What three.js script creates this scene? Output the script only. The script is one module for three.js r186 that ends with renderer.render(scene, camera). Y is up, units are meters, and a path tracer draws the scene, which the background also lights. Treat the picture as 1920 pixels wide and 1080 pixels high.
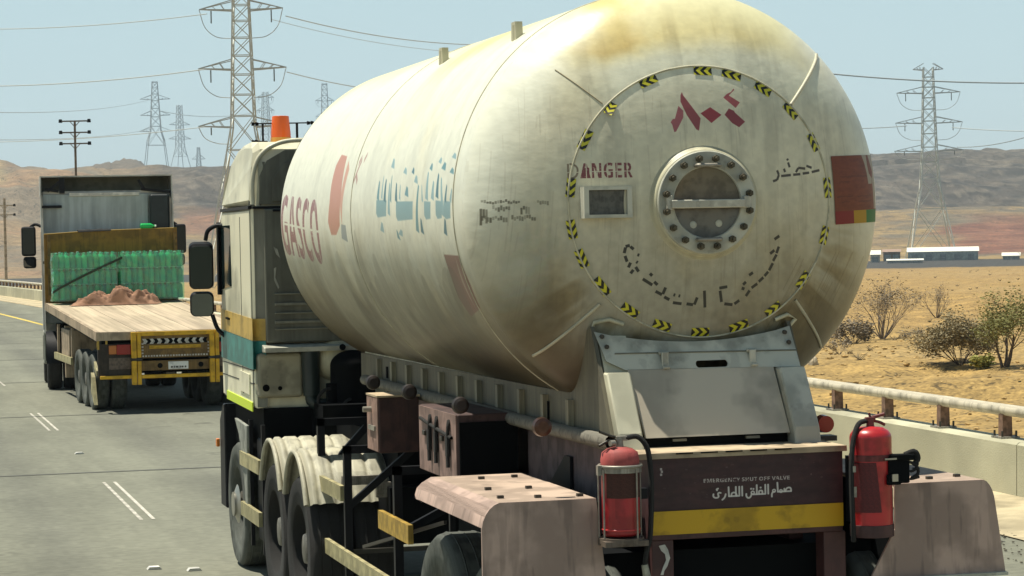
import * as THREE from 'three';
import { RoundedBoxGeometry } from 'three/addons/geometries/RoundedBoxGeometry.js';
import { mergeGeometries } from 'three/addons/utils/BufferGeometryUtils.js';

// ---------- camera, sky, sun, exposure ----------
const scene = new THREE.Scene();
const W = 1920, H = 1080, FPX = 4600, EYE = 2.65;
const camera = new THREE.PerspectiveCamera(2 * Math.atan(H / 2 / FPX) * 180 / Math.PI, W / H, 0.3, 12000);
camera.rotation.set(-0.0204285, -0.2547977, -0.02, 'YXZ');
camera.position.set(0, EYE, 0);
camera.updateMatrixWorld(true);

function skyTexture() {
  const w = 512, h = 512, d = new Float32Array(w * h * 4);
  const stops = [[-90, .22, .17, .10], [-3, .30, .26, .18], [-.5, .46, .55, .57], [0, .46, .56, .575], [3, .42, .54, .57], [7, .375, .51, .55], [12, .25, .36, .42], [22, .14, .21, .27], [45, .08, .125, .175], [90, .06, .095, .14]];
  for (let y = 0; y < h; y++) {
    const el = (y + .5) / h * 180 - 90;
    let k = 0; while (k < stops.length - 2 && stops[k + 1][0] < el) k++;
    const a = stops[k], b = stops[k + 1], t = Math.min(1, Math.max(0, (el - a[0]) / (b[0] - a[0])));
    for (let x = 0; x < w; x++) {
      const i = (y * w + x) * 4;
      for (let c = 0; c < 3; c++) d[i + c] = a[c + 1] + (b[c + 1] - a[c + 1]) * t;
      d[i + 3] = 1;
    }
  }
  const t = new THREE.DataTexture(d, w, h, THREE.RGBAFormat, THREE.FloatType);
  t.mapping = THREE.EquirectangularReflectionMapping; t.magFilter = THREE.LinearFilter; t.minFilter = THREE.LinearFilter; t.needsUpdate = true;
  return t;
}
scene.background = skyTexture();
scene.environment = scene.background;
const sun = new THREE.DirectionalLight(new THREE.Color(1.0, 0.94, 0.80), 4.5);
sun.position.set(4 - .26 * 60, .945 * 60, -16 - .18 * 60);
sun.target.position.set(4, 0, -16);
sun.castShadow = true; sun.shadow.mapSize.set(4096, 4096);
Object.assign(sun.shadow.camera, { left: -50, right: 50, top: 60, bottom: -60, near: 1, far: 200 });
scene.add(sun, sun.target);
scene.fog = new THREE.FogExp2(new THREE.Color(.60, .70, .76), 0.00014);
const renderer = new THREE.WebGLRenderer({ antialias: true });
renderer.setSize(1024, 576);
renderer.shadowMap.enabled = true;
renderer.toneMapping = THREE.LinearToneMapping;
renderer.toneMappingExposure = 1.42;

// ---------- helpers ----------
let seed = 7;
const rnd = (a = 1, b) => { seed = (seed * 1664525 + 1013904223) >>> 0; const r = seed / 4294967296; return b === undefined ? r * a : a + r * (b - a); };
const PERM = new Uint8Array(512); { const p = [...Array(256).keys()]; for (let i = 255; i > 0; i--) { const j = Math.floor(rnd(i + 1)); [p[i], p[j]] = [p[j], p[i]]; } for (let i = 0; i < 512; i++) PERM[i] = p[i & 255]; }
const GR = Float32Array.from({ length: 256 }, () => rnd());
const fade = t => t * t * t * (t * (t * 6 - 15) + 10), lerp = (a, b, t) => a + (b - a) * t;
const clamp = (x, a = 0, b = 1) => Math.min(b, Math.max(a, x));
const sstep = (a, b, x) => { const t = clamp((x - a) / (b - a)); return t * t * (3 - 2 * t); };
function vnoise(x, y, px = 256, py = px) {
  const xi = Math.floor(x), yi = Math.floor(y), u = fade(x - xi), v = fade(y - yi);
  const m = (a, n) => ((a % n) + n) % n, x0 = m(xi, px), x1 = m(xi + 1, px), y0 = m(yi, py), y1 = m(yi + 1, py);
  const h = (a, b) => GR[PERM[PERM[a & 255] + (b & 255)]];
  return lerp(lerp(h(x0, y0), h(x1, y0), u), lerp(h(x0, y1), h(x1, y1), u), v);
}
function fbm(x, y, o = 4, px = 256, py = px) { let s = 0, a = .5, n = 0; for (let i = 0; i < o; i++) { s += a * vnoise(x, y, px, py); n += a; a *= .5; x *= 2; y *= 2; px *= 2; py *= 2; } return s / n; }
const V3 = (x, y, z) => new THREE.Vector3(x, y, z);
const names = new Map();
function numbered(n) { const k = names.get(n) || 0; names.set(n, k + 1); return k ? `${n}_${String(k).padStart(3, '0')}` : n; }
const OFF = new WeakMap();
function tag(o, label, category, group) { o.userData.label = label; if (category) o.userData.category = category; if (group) o.userData.group = group; return o; }
function thing(name, label, category, [x, y, z] = [0, 0, 0], group, local = false, turn = 0) {
  const o = new THREE.Group(); o.name = numbered(name); o.position.set(x, y, z); o.rotation.y = turn; scene.add(o);
  OFF.set(o, local ? V3(0, 0, 0) : V3(x, y, z));
  return tag(o, label, category, group);
}
function boxUV(g) {
  if (g.userData.keepUV) return g;
  const p = g.attributes.position, n = g.attributes.normal, uv = new Float32Array(p.count * 2);
  for (let i = 0; i < p.count; i++) {
    const ax = Math.abs(n.getX(i)), ay = Math.abs(n.getY(i)), az = Math.abs(n.getZ(i));
    let u, v;
    if (ay >= ax && ay >= az) { u = p.getX(i); v = p.getZ(i); } else if (ax >= az) { u = p.getZ(i); v = p.getY(i); } else { u = p.getX(i); v = p.getY(i); }
    uv[i * 2] = u; uv[i * 2 + 1] = v;
  }
  g.setAttribute('uv', new THREE.BufferAttribute(uv, 2));
  return g;
}
function norm(g) {
  const keep = g.userData.keepUV; g = g.index ? g.toNonIndexed() : g.clone(); g.userData.keepUV = keep;
  for (const k of Object.keys(g.attributes)) if (!['position', 'normal', 'uv'].includes(k)) g.deleteAttribute(k);
  if (!g.attributes.normal) g.computeVertexNormals();
  return boxUV(g);
}
function shapeOf(geos) { const l = (Array.isArray(geos) ? geos : [geos]).map(norm); return l.length > 1 ? mergeGeometries(l) : l[0]; }
function mk(name, geos, material, parent, label) {
  const g = shapeOf(geos), off = parent ? OFF.get(parent) : null;
  if (off) g.translate(-off.x, -off.y, -off.z);
  const m = new THREE.Mesh(g, material); m.castShadow = m.receiveShadow = true;
  m.name = numbered(name); (parent || scene).add(m);
  OFF.set(m, off || V3(0, 0, 0));
  if (label) m.userData.label = label;
  return m;
}
function struct(name, geos, material) { const m = mk(name, geos, material); m.userData.kind = 'structure'; return m; }
// geometry
const box = (x0, x1, y0, y1, z0, z1, r = 0) => { const w = x1 - x0, h = y1 - y0, d = z1 - z0; return (r ? new RoundedBoxGeometry(w, h, d, 1, Math.min(r, w / 2.01, h / 2.01, d / 2.01)) : new THREE.BoxGeometry(w, h, d)).translate((x0 + x1) / 2, (y0 + y1) / 2, (z0 + z1) / 2); };
const cbox = (x, y, z, w, h, d, r = 0) => box(x - w / 2, x + w / 2, y - h / 2, y + h / 2, z - d / 2, z + d / 2, r);
function cyl(p, q, r0, r1 = r0, seg = 16, open = false) {
  const a = V3(...p), b = V3(...q), d = b.clone().sub(a), g = new THREE.CylinderGeometry(r1, r0, d.length(), seg, 1, open);
  return g.applyQuaternion(new THREE.Quaternion().setFromUnitVectors(V3(0, 1, 0), d.normalize())).translate((a.x + b.x) / 2, (a.y + b.y) / 2, (a.z + b.z) / 2);
}
function beam(p, q, w, h) { // square bar from p to q
  const a = V3(...p), b = V3(...q), d = b.clone().sub(a), L = d.length(); d.normalize();
  const up = Math.abs(d.y) > .95 ? V3(0, 0, 1) : V3(0, 1, 0), r = up.clone().cross(d).normalize(), u = d.clone().cross(r);
  return new THREE.BoxGeometry(w, h, L).applyMatrix4(new THREE.Matrix4().makeBasis(r, u, d)).translate((a.x + b.x) / 2, (a.y + b.y) / 2, (a.z + b.z) / 2);
}
function tube(pts, r, seg = 24, rs = 8, closed = false) { return new THREE.TubeGeometry(new THREE.CatmullRomCurve3(pts.map(p => V3(...p)), closed, 'centripetal'), seg, r, rs, closed); }
function extr(pts, depth, bevel = 0, holes = []) {
  const s = new THREE.Shape(pts.map(p => new THREE.Vector2(p[0], p[1])));
  for (const h of holes) s.holes.push(new THREE.Path(h.map(p => new THREE.Vector2(p[0], p[1]))));
  return new THREE.ExtrudeGeometry(s, { depth: depth - 2 * bevel, bevelEnabled: bevel > 0, bevelThickness: bevel, bevelSize: bevel, bevelOffset: -bevel, bevelSegments: 1, curveSegments: 20 }).translate(0, 0, bevel);
}
const extrZ = (pts, z0, z1, bevel = 0, holes) => extr(pts, z1 - z0, bevel, holes).translate(0, 0, z0);            // pts are (x, y)
const extrX = (pts, x0, x1, bevel = 0, holes = []) => extr(pts.map(([z, y]) => [-z, y]), x1 - x0, bevel, holes.map(h => h.map(([z, y]) => [-z, y]))).rotateY(Math.PI / 2).translate(x0, 0, 0); // pts are (z, y)
function grid(nu, nv, f) { // surface patch f(u,v) -> [x,y,z], uv kept
  const pos = [], uv = [], idx = [];
  for (let j = 0; j <= nv; j++) for (let i = 0; i <= nu; i++) { pos.push(...f(i / nu, j / nv)); uv.push(i / nu, j / nv); }
  for (let j = 0; j < nv; j++) for (let i = 0; i < nu; i++) { const a = j * (nu + 1) + i, b = a + 1, c = a + nu + 1, d = c + 1; idx.push(a, b, d, a, d, c); }
  const g = new THREE.BufferGeometry(); g.setAttribute('position', new THREE.Float32BufferAttribute(pos, 3)); g.setAttribute('uv', new THREE.Float32BufferAttribute(uv, 2)); g.setIndex(idx); g.computeVertexNormals(); g.userData.keepUV = true;
  return g;
}
const circ = (r, n = 40, x = 0, y = 0) => Array.from({ length: n }, (_, i) => [x + r * Math.cos(i / n * 2 * Math.PI), y + r * Math.sin(i / n * 2 * Math.PI)]);

// ---------- textures and materials ----------
function dataTex(w, h, f, srgb = true) {
  const d = new Uint8Array(w * h * 4);
  for (let y = 0; y < h; y++) for (let x = 0; x < w; x++) { const c = f(x / w, y / h), i = (y * w + x) * 4; if (typeof c === 'number') d[i] = d[i + 1] = d[i + 2] = clamp(c) * 255; else for (let k = 0; k < 3; k++) d[i + k] = clamp(c[k]) * 255; d[i + 3] = 255; }
  const t = new THREE.DataTexture(d, w, h, THREE.RGBAFormat); t.wrapS = t.wrapT = THREE.RepeatWrapping; t.magFilter = THREE.LinearFilter; t.minFilter = THREE.LinearMipmapLinearFilter; t.generateMipmaps = true;
  if (srgb) t.colorSpace = THREE.SRGBColorSpace; t.needsUpdate = true; return t;
}
const rep = (t, u, v = u) => { const c = t.clone(); c.repeat.set(u, v); c.needsUpdate = true; return c; };
const dirtT = dataTex(512, 512, (u, v) => { const n = fbm(u * 5, v * 5, 6, 5), m = fbm(u * 14 + 9, v * 14, 4, 14), k = .82 + .18 * sstep(.32, .62, n) - .07 * sstep(.6, .75, m); return [k, k * .99, k * .975]; });
const streakT = dataTex(512, 512, (u, v) => { const n = fbm(u * 40, v * 3, 5, 40, 3), b = fbm(u * 6, v * 4, 5, 6, 4), k = .80 + .10 * sstep(.3, .65, n) + .11 * sstep(.3, .6, b); return [k, k * .99, k * .965]; });
const wornT = dataTex(512, 512, (u, v) => { const n = fbm(u * 9, v * 9, 6, 9), s = fbm(u * 50, v * 6, 4, 50, 6); const k = .80 + .20 * sstep(.3, .65, n) - .10 * sstep(.55, .7, s); return [k, k * .98, k * .96]; });
const bumpT = dataTex(512, 512, (u, v) => .5 + .5 * (fbm(u * 8, v * 8, 5, 8) - .5), false);
const grainT = dataTex(512, 512, (u, v) => fbm(u * 60, v * 60, 4, 60), false);
const asphaltT = dataTex(1024, 1024, (u, v) => { const a = fbm(u * 6, v * 6, 5, 6), g = fbm(u * 170, v * 170, 2, 170), l = fbm(u * 14, v * 3, 4, 14, 3); const k = .80 + .16 * (a - .5) + .2 * (g - .5) + .12 * (l - .5); return [k, k * .995, k * .97]; });
const roadT = dataTex(1536, 1536, (u, v) => { const x = u * 18.55 - 9.2, L = (c, w) => Math.exp(-(((x - c) / w) ** 2)), tr = L(-.2, .34) + L(1.5, .34) + L(3.6, .36) + L(5.4, .36) + L(-3.9, .34) + L(-2.2, .34), oil = L(4.5, .5) + L(.65, .45); const a = fbm(u * 9, v * 9, 5, 9), g = fbm(u * 300, v * 300, 2, 300), l = fbm(u * 46, v * 5, 4, 46, 5), sp = fbm(u * 60 + 3, v * 60, 3, 60); const k = .86 + .16 * (a - .5) + .13 * (g - .5) + .16 * (l - .5) - .085 * tr * (.5 + l) - .10 * oil * sstep(.35, .7, l) - .22 * sstep(.70, .8, sp) * oil; return [k, k * .995, k * .975 + .01 * tr]; });
const sandT = dataTex(1024, 1024, (u, v) => { const a = fbm(u * 5, v * 5, 6, 5), g = fbm(u * 70, v * 70, 3, 70), k = .72 + .30 * (a - .5) + .34 * (g - .5) - .25 * sstep(.66, .78, fbm(u * 30, v * 22, 3, 30, 22)); return [k, k * .98, k * .93]; });
const sandB = dataTex(1024, 1024, (u, v) => .5 * fbm(u * 12, v * 12, 5, 12) + .5 * fbm(u * 60, v * 44, 3, 60, 44), false);
const cache = new Map();
function mat(rgb, o = {}) {
  const key = JSON.stringify([rgb, { ...o, map: o.map?.uuid, bump: o.bump?.uuid }]); if (cache.has(key)) return cache.get(key);
  const m = new THREE.MeshStandardMaterial({ color: new THREE.Color().setRGB(...rgb), roughness: o.rough ?? .6, metalness: o.metal ?? 0 });
  const r = o.rep ?? .6;
  if (o.map !== null) m.map = rep(o.map ?? dirtT, r, o.repv ?? r);
  if (o.bump) { m.bumpMap = rep(o.bump, o.bumpRep ?? r); m.bumpScale = o.bumpScale ?? .004; }
  m.side = THREE.DoubleSide; cache.set(key, m); return m;
}
const M = {
  cream: mat([.64, .62, .46], { map: streakT, rep: .7, rough: .45 }),
  creamClean: mat([.80, .79, .61], { rep: .3, rough: .4 }),
  grey: mat([.20, .205, .17], { map: streakT, rep: .6, rough: .6 }),
  greyLight: mat([.56, .57, .49], { map: dirtT, rep: 1.2, rough: .55 }),
  skirt: mat([.15, .14, .10], { map: streakT, rep: 1.1, rough: .6 }),
  maroon: mat([.085, .035, .035], { map: wornT, rep: .9, rough: .6 }),
  maroonBox: mat([.17, .075, .065], { map: wornT, rep: 1.1, rough: .6 }),
  fender: mat([.50, .375, .325], { map: wornT, rep: .55, rough: .7, bump: bumpT, bumpScale: .006 }),
  fenderTop: mat([.52, .40, .32], { map: dirtT, rep: .9, rough: .75 }),
  dustAndLitTop: mat([.55, .44, .30], { map: dirtT, rep: 1.3, rough: .85 }),
  black: Object.assign(new THREE.MeshPhysicalMaterial({ color: new THREE.Color().setRGB(.006, .007, .008), roughness: .8, specularIntensity: .15 }), { side: THREE.DoubleSide }),
  frame: Object.assign(new THREE.MeshPhysicalMaterial({ color: new THREE.Color().setRGB(.010, .011, .014), roughness: .5, specularIntensity: .45 }), { side: THREE.DoubleSide }),
  rubber: mat([.022, .022, .022], { rough: .8, bump: grainT, bumpRep: 6, bumpScale: .003 }),
  dustRubber: mat([.10, .115, .105], { rough: .85, map: wornT, rep: 1.5 }),
  rim: mat([.22, .22, .2], { rough: .5, metal: .4, map: wornT, rep: 2 }),
  steel: mat([.42, .42, .38], { rough: .35, metal: .7 }),
  galv: mat([.36, .35, .31], { rough: .5, metal: .4, map: wornT, rep: 3 }),
  darkSteel: mat([.07, .065, .055], { rough: .5, metal: .4 }),
  red: mat([.40, .022, .030], { rough: .35, rep: 2 }),
  redDusty: mat([.44, .085, .08], { rough: .7, rep: 2 }),
  redLamp: mat([.30, .02, .015], { rough: .2, map: null }),
  amberLamp: mat([.75, .22, .03], { rough: .25, map: null }),
  yellow: mat([.58, .355, .008], { map: dirtT, rep: 1.4, rough: .55 }),
  yellowDull: mat([.46, .31, .05], { map: wornT, rep: 1.6, rough: .6 }),
  creamBoard: mat([.42, .385, .21], { rep: 2, rough: .6 }),
  teal: mat([.04, .25, .24], { rough: .45, rep: 1.2 }),
  stripeYellow: mat([.58, .40, .09], { rough: .45, rep: 1.2 }),
  hivis: mat([.62, .80, .02], { rough: .4, map: null }),
  glassDark: mat([.015, .03, .03], { rough: .06, map: null }),
  mirror: mat([.15, .17, .17], { rough: .03, metal: 1, map: null }),
  orangeLens: mat([.85, .14, .015], { rough: .25, map: null }),
  brownBoard: mat([.27, .145, .014], { map: wornT, rep: .7, rough: .6 }),
  gateOrange: mat([.70, .40, .012], { map: dirtT, rep: 1.5, rough: .5 }),
  gateDark: mat([.20, .12, .03], { map: wornT, rep: 1.2, rough: .6 }),
  deckWood: mat([.54, .45, .33], { map: streakT, rep: .5, repv: .11, rough: .85 }),
  deckRail: mat([.42, .34, .24], { map: wornT, rep: .6, rough: .7 }),
  cabBlue: mat([.46, .54, .57], { map: streakT, rep: .3, rough: .35 }),
  white: mat([.78, .78, .74], { rep: 1, rough: .5 }),
  rust: mat([.24, .15, .105], { map: wornT, rep: 2, rough: .8 }),
  pipeRail: mat([.60, .57, .46], { map: wornT, rep: .45, rough: .6 }),
  concrete: mat([.58, .57, .42], { map: dirtT, rep: .09, rough: .9, bump: grainT, bumpRep: 2, bumpScale: .002 }),
  gutter: mat([.52, .45, .30], { map: dirtT, rep: .3, rough: .95 }),
};

// ---------- the ground, hills and road ----------
const bend = d => d < 25 ? 0 : -((Math.min(d, 420) - 25) ** 2) / 3215 - (d > 420 ? (d - 420) * .246 : 0); // the road swings left; d metres ahead
const YAW = .2547977;
const dirOf = px => YAW + Math.atan((px - 960) / FPX);                     // bearing of a picture column
function at(px, py, dist) { const d = V3((px - 960) / FPX, -(py - 540) / FPX, -1).applyQuaternion(camera.quaternion), k = dist / Math.hypot(d.x, d.z); return V3(d.x * k, EYE + d.y * k, d.z * k); }
const HILL = [[900, -8], [1000, -6.5], [1120, -1.5], [1300, 6], [1500, 15], [1600, 27], [1800, 49], [2000, 66], [2300, 71], [2600, 68], [3400, 62], [9000, 40]];
function hillBase(r) { let k = 0; while (k < HILL.length - 2 && HILL[k + 1][0] < r) k++; const [a, b] = [HILL[k], HILL[k + 1]]; return a[1] + (b[1] - a[1]) * clamp((r - a[0]) / (b[0] - a[0])); }
function height(x, z) {
  const r = Math.hypot(x, z), b = Math.atan2(x, -z), d = -z;
  const side = x - (10.95 + bend(Math.max(0, d)));                         // metres beyond the right barrier
  const left = -9.2 + bend(Math.max(0, d)) - x;
  const off = Math.max(side, left);
  if (r < 900 && off < 0) return -.35;
  const edge = sstep(0, 5, off);
  let h = -.35 - edge * (.2 + .0115 * Math.min(r, 650));
  const lump = edge * sstep(880, 500, r);
  h += lump * ((fbm(x / 9 + 3, z / 9, 4) - .5) * 1.1 + (fbm(x / 1.6, z / 1.6, 3) - .5) * .34);
  if (r > 55 && r < 200) h += lump * (fbm(x / 22 + 40, z / 22, 2) - .5) * 1.6;
  if (r > 880) {
    const t = sstep(880, 1050, r);
    const rr = r + (fbm(x / 260, z / 260, 3) - .5) * 420 * sstep(950, 1300, r);
    let k = hillBase(rr);
    if (r > 1950) k = Math.max(k, hillBase(r) - 3);
    const rough = sstep(0, 40, k + 6);
    k += rough * ((fbm(x / 90 + 7, z / 90, 5) - .5) * 16 + (fbm(x / 22, z / 22, 3) - .5) * 5 * sstep(1350, 1700, r));
    k += (1 - rough) * (fbm(x / 40, z / 40, 3) - .5) * 2;
    const lf = sstep(.135, .05, b);                                         // hills near the road's far end
    k += lf * sstep(1000, 1500, r) * (fbm(b * 60, r / 300, 3) - .45) * 14;
    const kn = (c, wd, hh, r0) => hh * Math.max(0, 1 - ((b - c) / wd) ** 2) ** .8 * sstep(r0 - 260, r0, r) * sstep(r0 + 500, r0 + 120, r);
    k += (kn(.0905, .018, 15, 2500) + kn(.1105, .0135, 10, 2500) + kn(.0975, .008, 3, 2500)) * (.8 + .4 * fbm(b * 900, r / 60, 3));
    h = h * (1 - t) + k * t;
  }
  return h;
}
function groundColour(x, z, h) {
  const r = Math.hypot(x, z), b = Math.atan2(x, -z), n = fbm(x / 60 + 5, z / 60, 4), n2 = fbm(x / 14, z / 14, 3), c = [0, 0, 0], n3 = fbm(x / 7 + 11, z / 9, 3);
  const mix = (a, t) => { for (let k = 0; k < 3; k++) c[k] = lerp(c[k], a[k], clamp(t)); };
  const set = a => mix(a, 1);
  set([.66, .455, .17]);
  mix([.72, .53, .25], sstep(.45, .65, n2) * .7);
  mix([.50, .32, .13], sstep(.55, .7, n) * .5);
  if (r > 95 && r < 700) mix([.64, .41, .15], .4);
  if (r > 880) {
    const far = sstep(880, 980, r);
    mix([.42, .30, .16], far);
    mix([.56, .40, .19], far * sstep(.42, .6, n));
    mix([.27, .235, .18], far * sstep(.52, .62, fbm(x / 30 + 2, z / 55, 4)) * .85);
    mix([.17, .14, .11], far * sstep(.58, .68, n3) * .6);
    const nl = (fbm(x / 150 + 30, z / 150, 3) - .5) * 420;
    const rock = sstep(1470, 1590, r + nl);
    mix([.125, .110, .105], rock * .96);
    mix([.235, .195, .165], rock * sstep(.52, .66, fbm(x / 26 + 8, z / 40, 4)) * .8);
    mix([.055, .05, .05], rock * sstep(.52, .66, fbm(x / 11, z / 17 + 50, 3)) * .8);
    mix([.30, .26, .22], rock * sstep(.56, .68, n3) * .75);
    const red = sstep(.425, .440, b + (n - .5) * .03) * sstep(960, 1000, r) * sstep(1420, 1300, r + nl * .3);
    mix([.42, .185, .115], red); mix([.24, .085, .055], red * sstep(.48, .6, fbm(x / 26, z / 40, 3)) * .7);
    const lf = sstep(.125, .085, b + (n - .5) * .02);
    mix([.50, .36, .22], lf * .85); mix([.55, .35, .21], lf * sstep(.42, .58, n) * .8); mix([.33, .285, .225], lf * sstep(.5, .62, fbm(x / 120 + 3, z / 90, 4)) * .8);
    const band = sstep(.142, .132, b) * sstep(.118, .125, b) * sstep(1330, 1400, r) * sstep(1620, 1520, r);
    mix([.42, .21, .14], band * .8);
    if (r > 2300) mix([.20, .165, .14], .75);
    mix([.62, .50, .27], sstep(.055, .046, b) * sstep(1700, 1760, r) * sstep(2400, 2000, r));
  }
  if (r > 690 && r < 880) mix([.095, .095, .10], sstep(690, 705, r + (n - .5) * 12) * sstep(885, 860, r));
  return c;
}
const groundMat = new THREE.MeshStandardMaterial({ vertexColors: true, roughness: .97, map: rep(sandT, 1, 1), bumpMap: rep(sandB, 1, 1), bumpScale: .022 });
function terrain(name, rows, cols, uvScale) {
  const pos = [], col = [], uv = [], idx = [], n = cols.length;
  for (const r of rows) for (const b of cols) { const x = r * Math.sin(b), z = -r * Math.cos(b), h = height(x, z); pos.push(x, h, z); col.push(...groundColour(x, z, h)); uv.push(x / uvScale, z / uvScale); }
  for (let j = 0; j < rows.length - 1; j++) for (let i = 0; i < n - 1; i++) { const a = j * n + i; idx.push(a, a + 1, a + n, a + 1, a + n + 1, a + n); }
  const g = new THREE.BufferGeometry(); g.setAttribute('position', new THREE.Float32BufferAttribute(pos, 3)); g.setAttribute('color', new THREE.Float32BufferAttribute(col, 3)); g.setAttribute('uv', new THREE.Float32BufferAttribute(uv, 2)); g.setIndex(idx); g.computeVertexNormals();
  const m = new THREE.Mesh(g, groundMat); m.name = name; m.userData.kind = 'structure'; m.receiveShadow = m.castShadow = true; scene.add(m); return m;
}
{
  const rad = Math.PI / 180, cols = [];
  for (let a = -180; a < -4; a += 4) cols.push(a * rad);
  for (let a = -4; a < 1.5; a += .5) cols.push(a * rad);
  for (let a = 1.5; a < 28.6; a += .055) cols.push(a * rad);
  for (let a = 28.6; a < 36; a += .5) cols.push(a * rad);
  for (let a = 36; a <= 180; a += 4) cols.push(a * rad);
  const near = [0.5]; for (let r = 4; r < 690; r *= 1.0235) near.push(r); for (let r = 694; r < 900; r += 9) near.push(r); near.push(900);
  terrain('desert_ground', near, cols, 5);
  const far = []; for (let r = 900; r < 1450; r += 9) far.push(r); for (let r = 1450; r < 2120; r += 5.5) far.push(r); for (let r = 2130; r < 3300; r += 26) far.push(r); far.push(3600, 4200, 5000);
  terrain('hills', far, cols, 40);
}
function sheet(x0, x1, y0, y1, d0, d1, n, nx = 1) { // a strip that follows the road's bend; uv in metres
  const g = grid(nx, n, (u, v) => { const d = d0 + (d1 - d0) * v; return [x0 + (x1 - x0) * u + bend(d), y0 + (y1 - y0) * u, -d]; });
  const p = g.attributes.position, uv = g.attributes.uv; for (let i = 0; i < p.count; i++) uv.setXY(i, p.getX(i), p.getZ(i));
  return g;
}
const roadMat = mat([.255, .262, .21], { map: roadT, rep: 1 / 18.55, rough: .93, bump: grainT, bumpRep: 1.5, bumpScale: .002 });
const roadG = sheet(-9.2, 9.35, 0, 0, -40, 420, 140, 6); { const q = roadG.attributes.uv; for (let i = 0; i < q.count; i++) q.setX(i, q.getX(i) + 9.2); }
const road = struct('road', [roadG], roadMat);
const markWhite = mat([.60, .60, .54], { map: wornT, rep: 1.5, rough: .8 }), markYellow = mat([.75, .58, .12], { map: dirtT, rep: 1, rough: .8 });
mk('edge_line', sheet(6.63, 6.79, .004, .004, -40, 420, 140), markYellow, road);
for (let k = -2; k < 12; k++) for (const dx of [-.018, .100]) mk('lane_dash', sheet(2.452 + dx, 2.488 + dx, .004, .004, 23.78 + k * 12.1, 27.72 + k * 12.1, 4), markWhite, road);
const jointMat = mat([.105, .11, .10], { rough: .85 });
for (let d = -11; d < 160; d += 10) mk('expansion_joint', grid(1, 1, (u, v) => [-9 + 18.2 * u + bend(d), .0042, -(d + .045 * (v - .5) * 2) + .0]), jointMat, road);
const tarMat = mat([.12, .125, .115], { rough: .8, rep: 1 });
mk('tar_patch', sheet(-.2, 1.2, .003, .003, 15, 19.5, 6), mat([.235, .24, .195], { map: asphaltT, rep: .5, rough: .9 }), road);
for (const [x, d] of [[2.5, 31.7], [2.47, 19.9], [2.17, 20.12]]) mk('road_stud', extrZ([[-.06, 0], [.06, 0], [.04, .022], [-.04, .022]], -.045, .045).translate(x, .001, -d), M.white, road);
const gutter = struct('concrete_gutter', [sheet(9.35, 10.62, .012, .07, -40, 420, 140, 3)], M.gutter);
{ // oily dirt and grit lying along the gutter's lip
  const g = []; for (let i = 0; i < 1500; i++) { const d = 13 + rnd() * 22, w = rnd(.004, .016); g.push(new THREE.IcosahedronGeometry(w, 0).scale(1, .5, 1.3).translate(9.0 + rnd(-.35, .55) + bend(d), .012, -d)); }
  const s = mk('roadside_grit', g, mat([.10, .09, .065], { rough: .95 })); s.userData.kind = 'stuff'; tag(s, 'dark grit scattered along the edge of the concrete gutter');
}
// barrier with pipe rail on the right, following the bend
const wall = thing('barrier_wall', 'long pale concrete barrier wall beneath the pipe rail beside the road', 'barrier', [10.7, 0, -24]);
for (let d = -20.4, k = 0; d < 300; d += 6, k++) {
  const e = d + 5.985, n = d > 40 ? 3 : 1, prof = [[10.60, .0], [10.61, .56], [10.64, .585], [10.89, .585], [10.91, .56], [10.93, 0]], pos = [];
  const gs = [];
  for (let i = 0; i < prof.length - 1; i++) { const [x0, y0] = prof[i], [x1, y1] = prof[i + 1]; const g = grid(n, 1, (u, v) => { const q = d + (e - d) * u; return [lerp(x0, x1, v) + bend(q), lerp(y0, y1, v), -q]; }); g.userData.keepUV = false; gs.push(g); }
  for (const q of [d, e]) { const s = extrZ(prof, -.001, .001); gs.push(s.translate(bend(q), 0, -q)); }
  mk('wall_panel', gs, M.concrete, wall);
}
const rail = thing('guard_rail', 'white painted pipe rail on rusty posts along the top of the barrier', 'guard rail', [10.75, .585, -24]);
{ const pts = []; for (let d = -20; d <= 300; d += d < 40 ? 4 : 8) pts.push([10.75 + bend(d), .862, -d]);
  mk('rail_pipe', tube(pts, .058, 200, 14), M.pipeRail, rail);
  for (let k = 0, d = 22.12 - 1.4467 * 20; d < 215; k++, d += 1.4467) {
    const x = 10.75 + bend(d);
    const p = mk('post', [extrX([[-.055, .6], [.055, .6], [.045, .82], [-.045, .82]], x - .05, x + .05).translate(0, 0, -d)], M.rust, rail);
    if (d < 60) { mk('base_plate', cbox(x, .595, -d, .2, .018, .22), M.galv, p); for (const [a, b] of [[-.075, .085], [-.075, -.085], [.075, .085], [.075, -.085]]) mk('anchor_bolt', cyl([x + a, .6, -d + b], [x + a, .66, -d + b], .011, .011, 6), M.darkSteel, p); }
  }
}

// ---------- the gas tank trailer ----------
const XC = 4.03, YC = 2.809, ZT = -12.147, ZF = -17.875, TR = 1.119, HD = .535, ZM = ZT - .098;
const NUMERALS = [[[-0.113,0.484],[-0.09,0.459],[-0.093,0.425],[-0.135,0.355],[-0.145,0.352],[-0.153,0.39],[-0.16,0.401],[-0.148,0.418],[-0.137,0.418]],[[-0.088,0.554],[-0.083,0.537],[-0.003,0.42],[-0.016,0.358],[-0.03,0.365],[-0.074,0.438],[-0.1,0.505],[-0.097,0.537]],[[0.053,0.476],[0.11,0.437],[0.053,0.396],[-0.001,0.445]],[[0.191,0.571],[0.194,0.564],[0.16,0.536],[0.217,0.5],[0.191,0.472],[0.129,0.525],[0.15,0.543],[0.174,0.553]],[[0.153,0.469],[0.179,0.458],[0.185,0.448],[0.236,0.402],[0.201,0.374],[0.165,0.395],[0.127,0.437]]] ;
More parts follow.
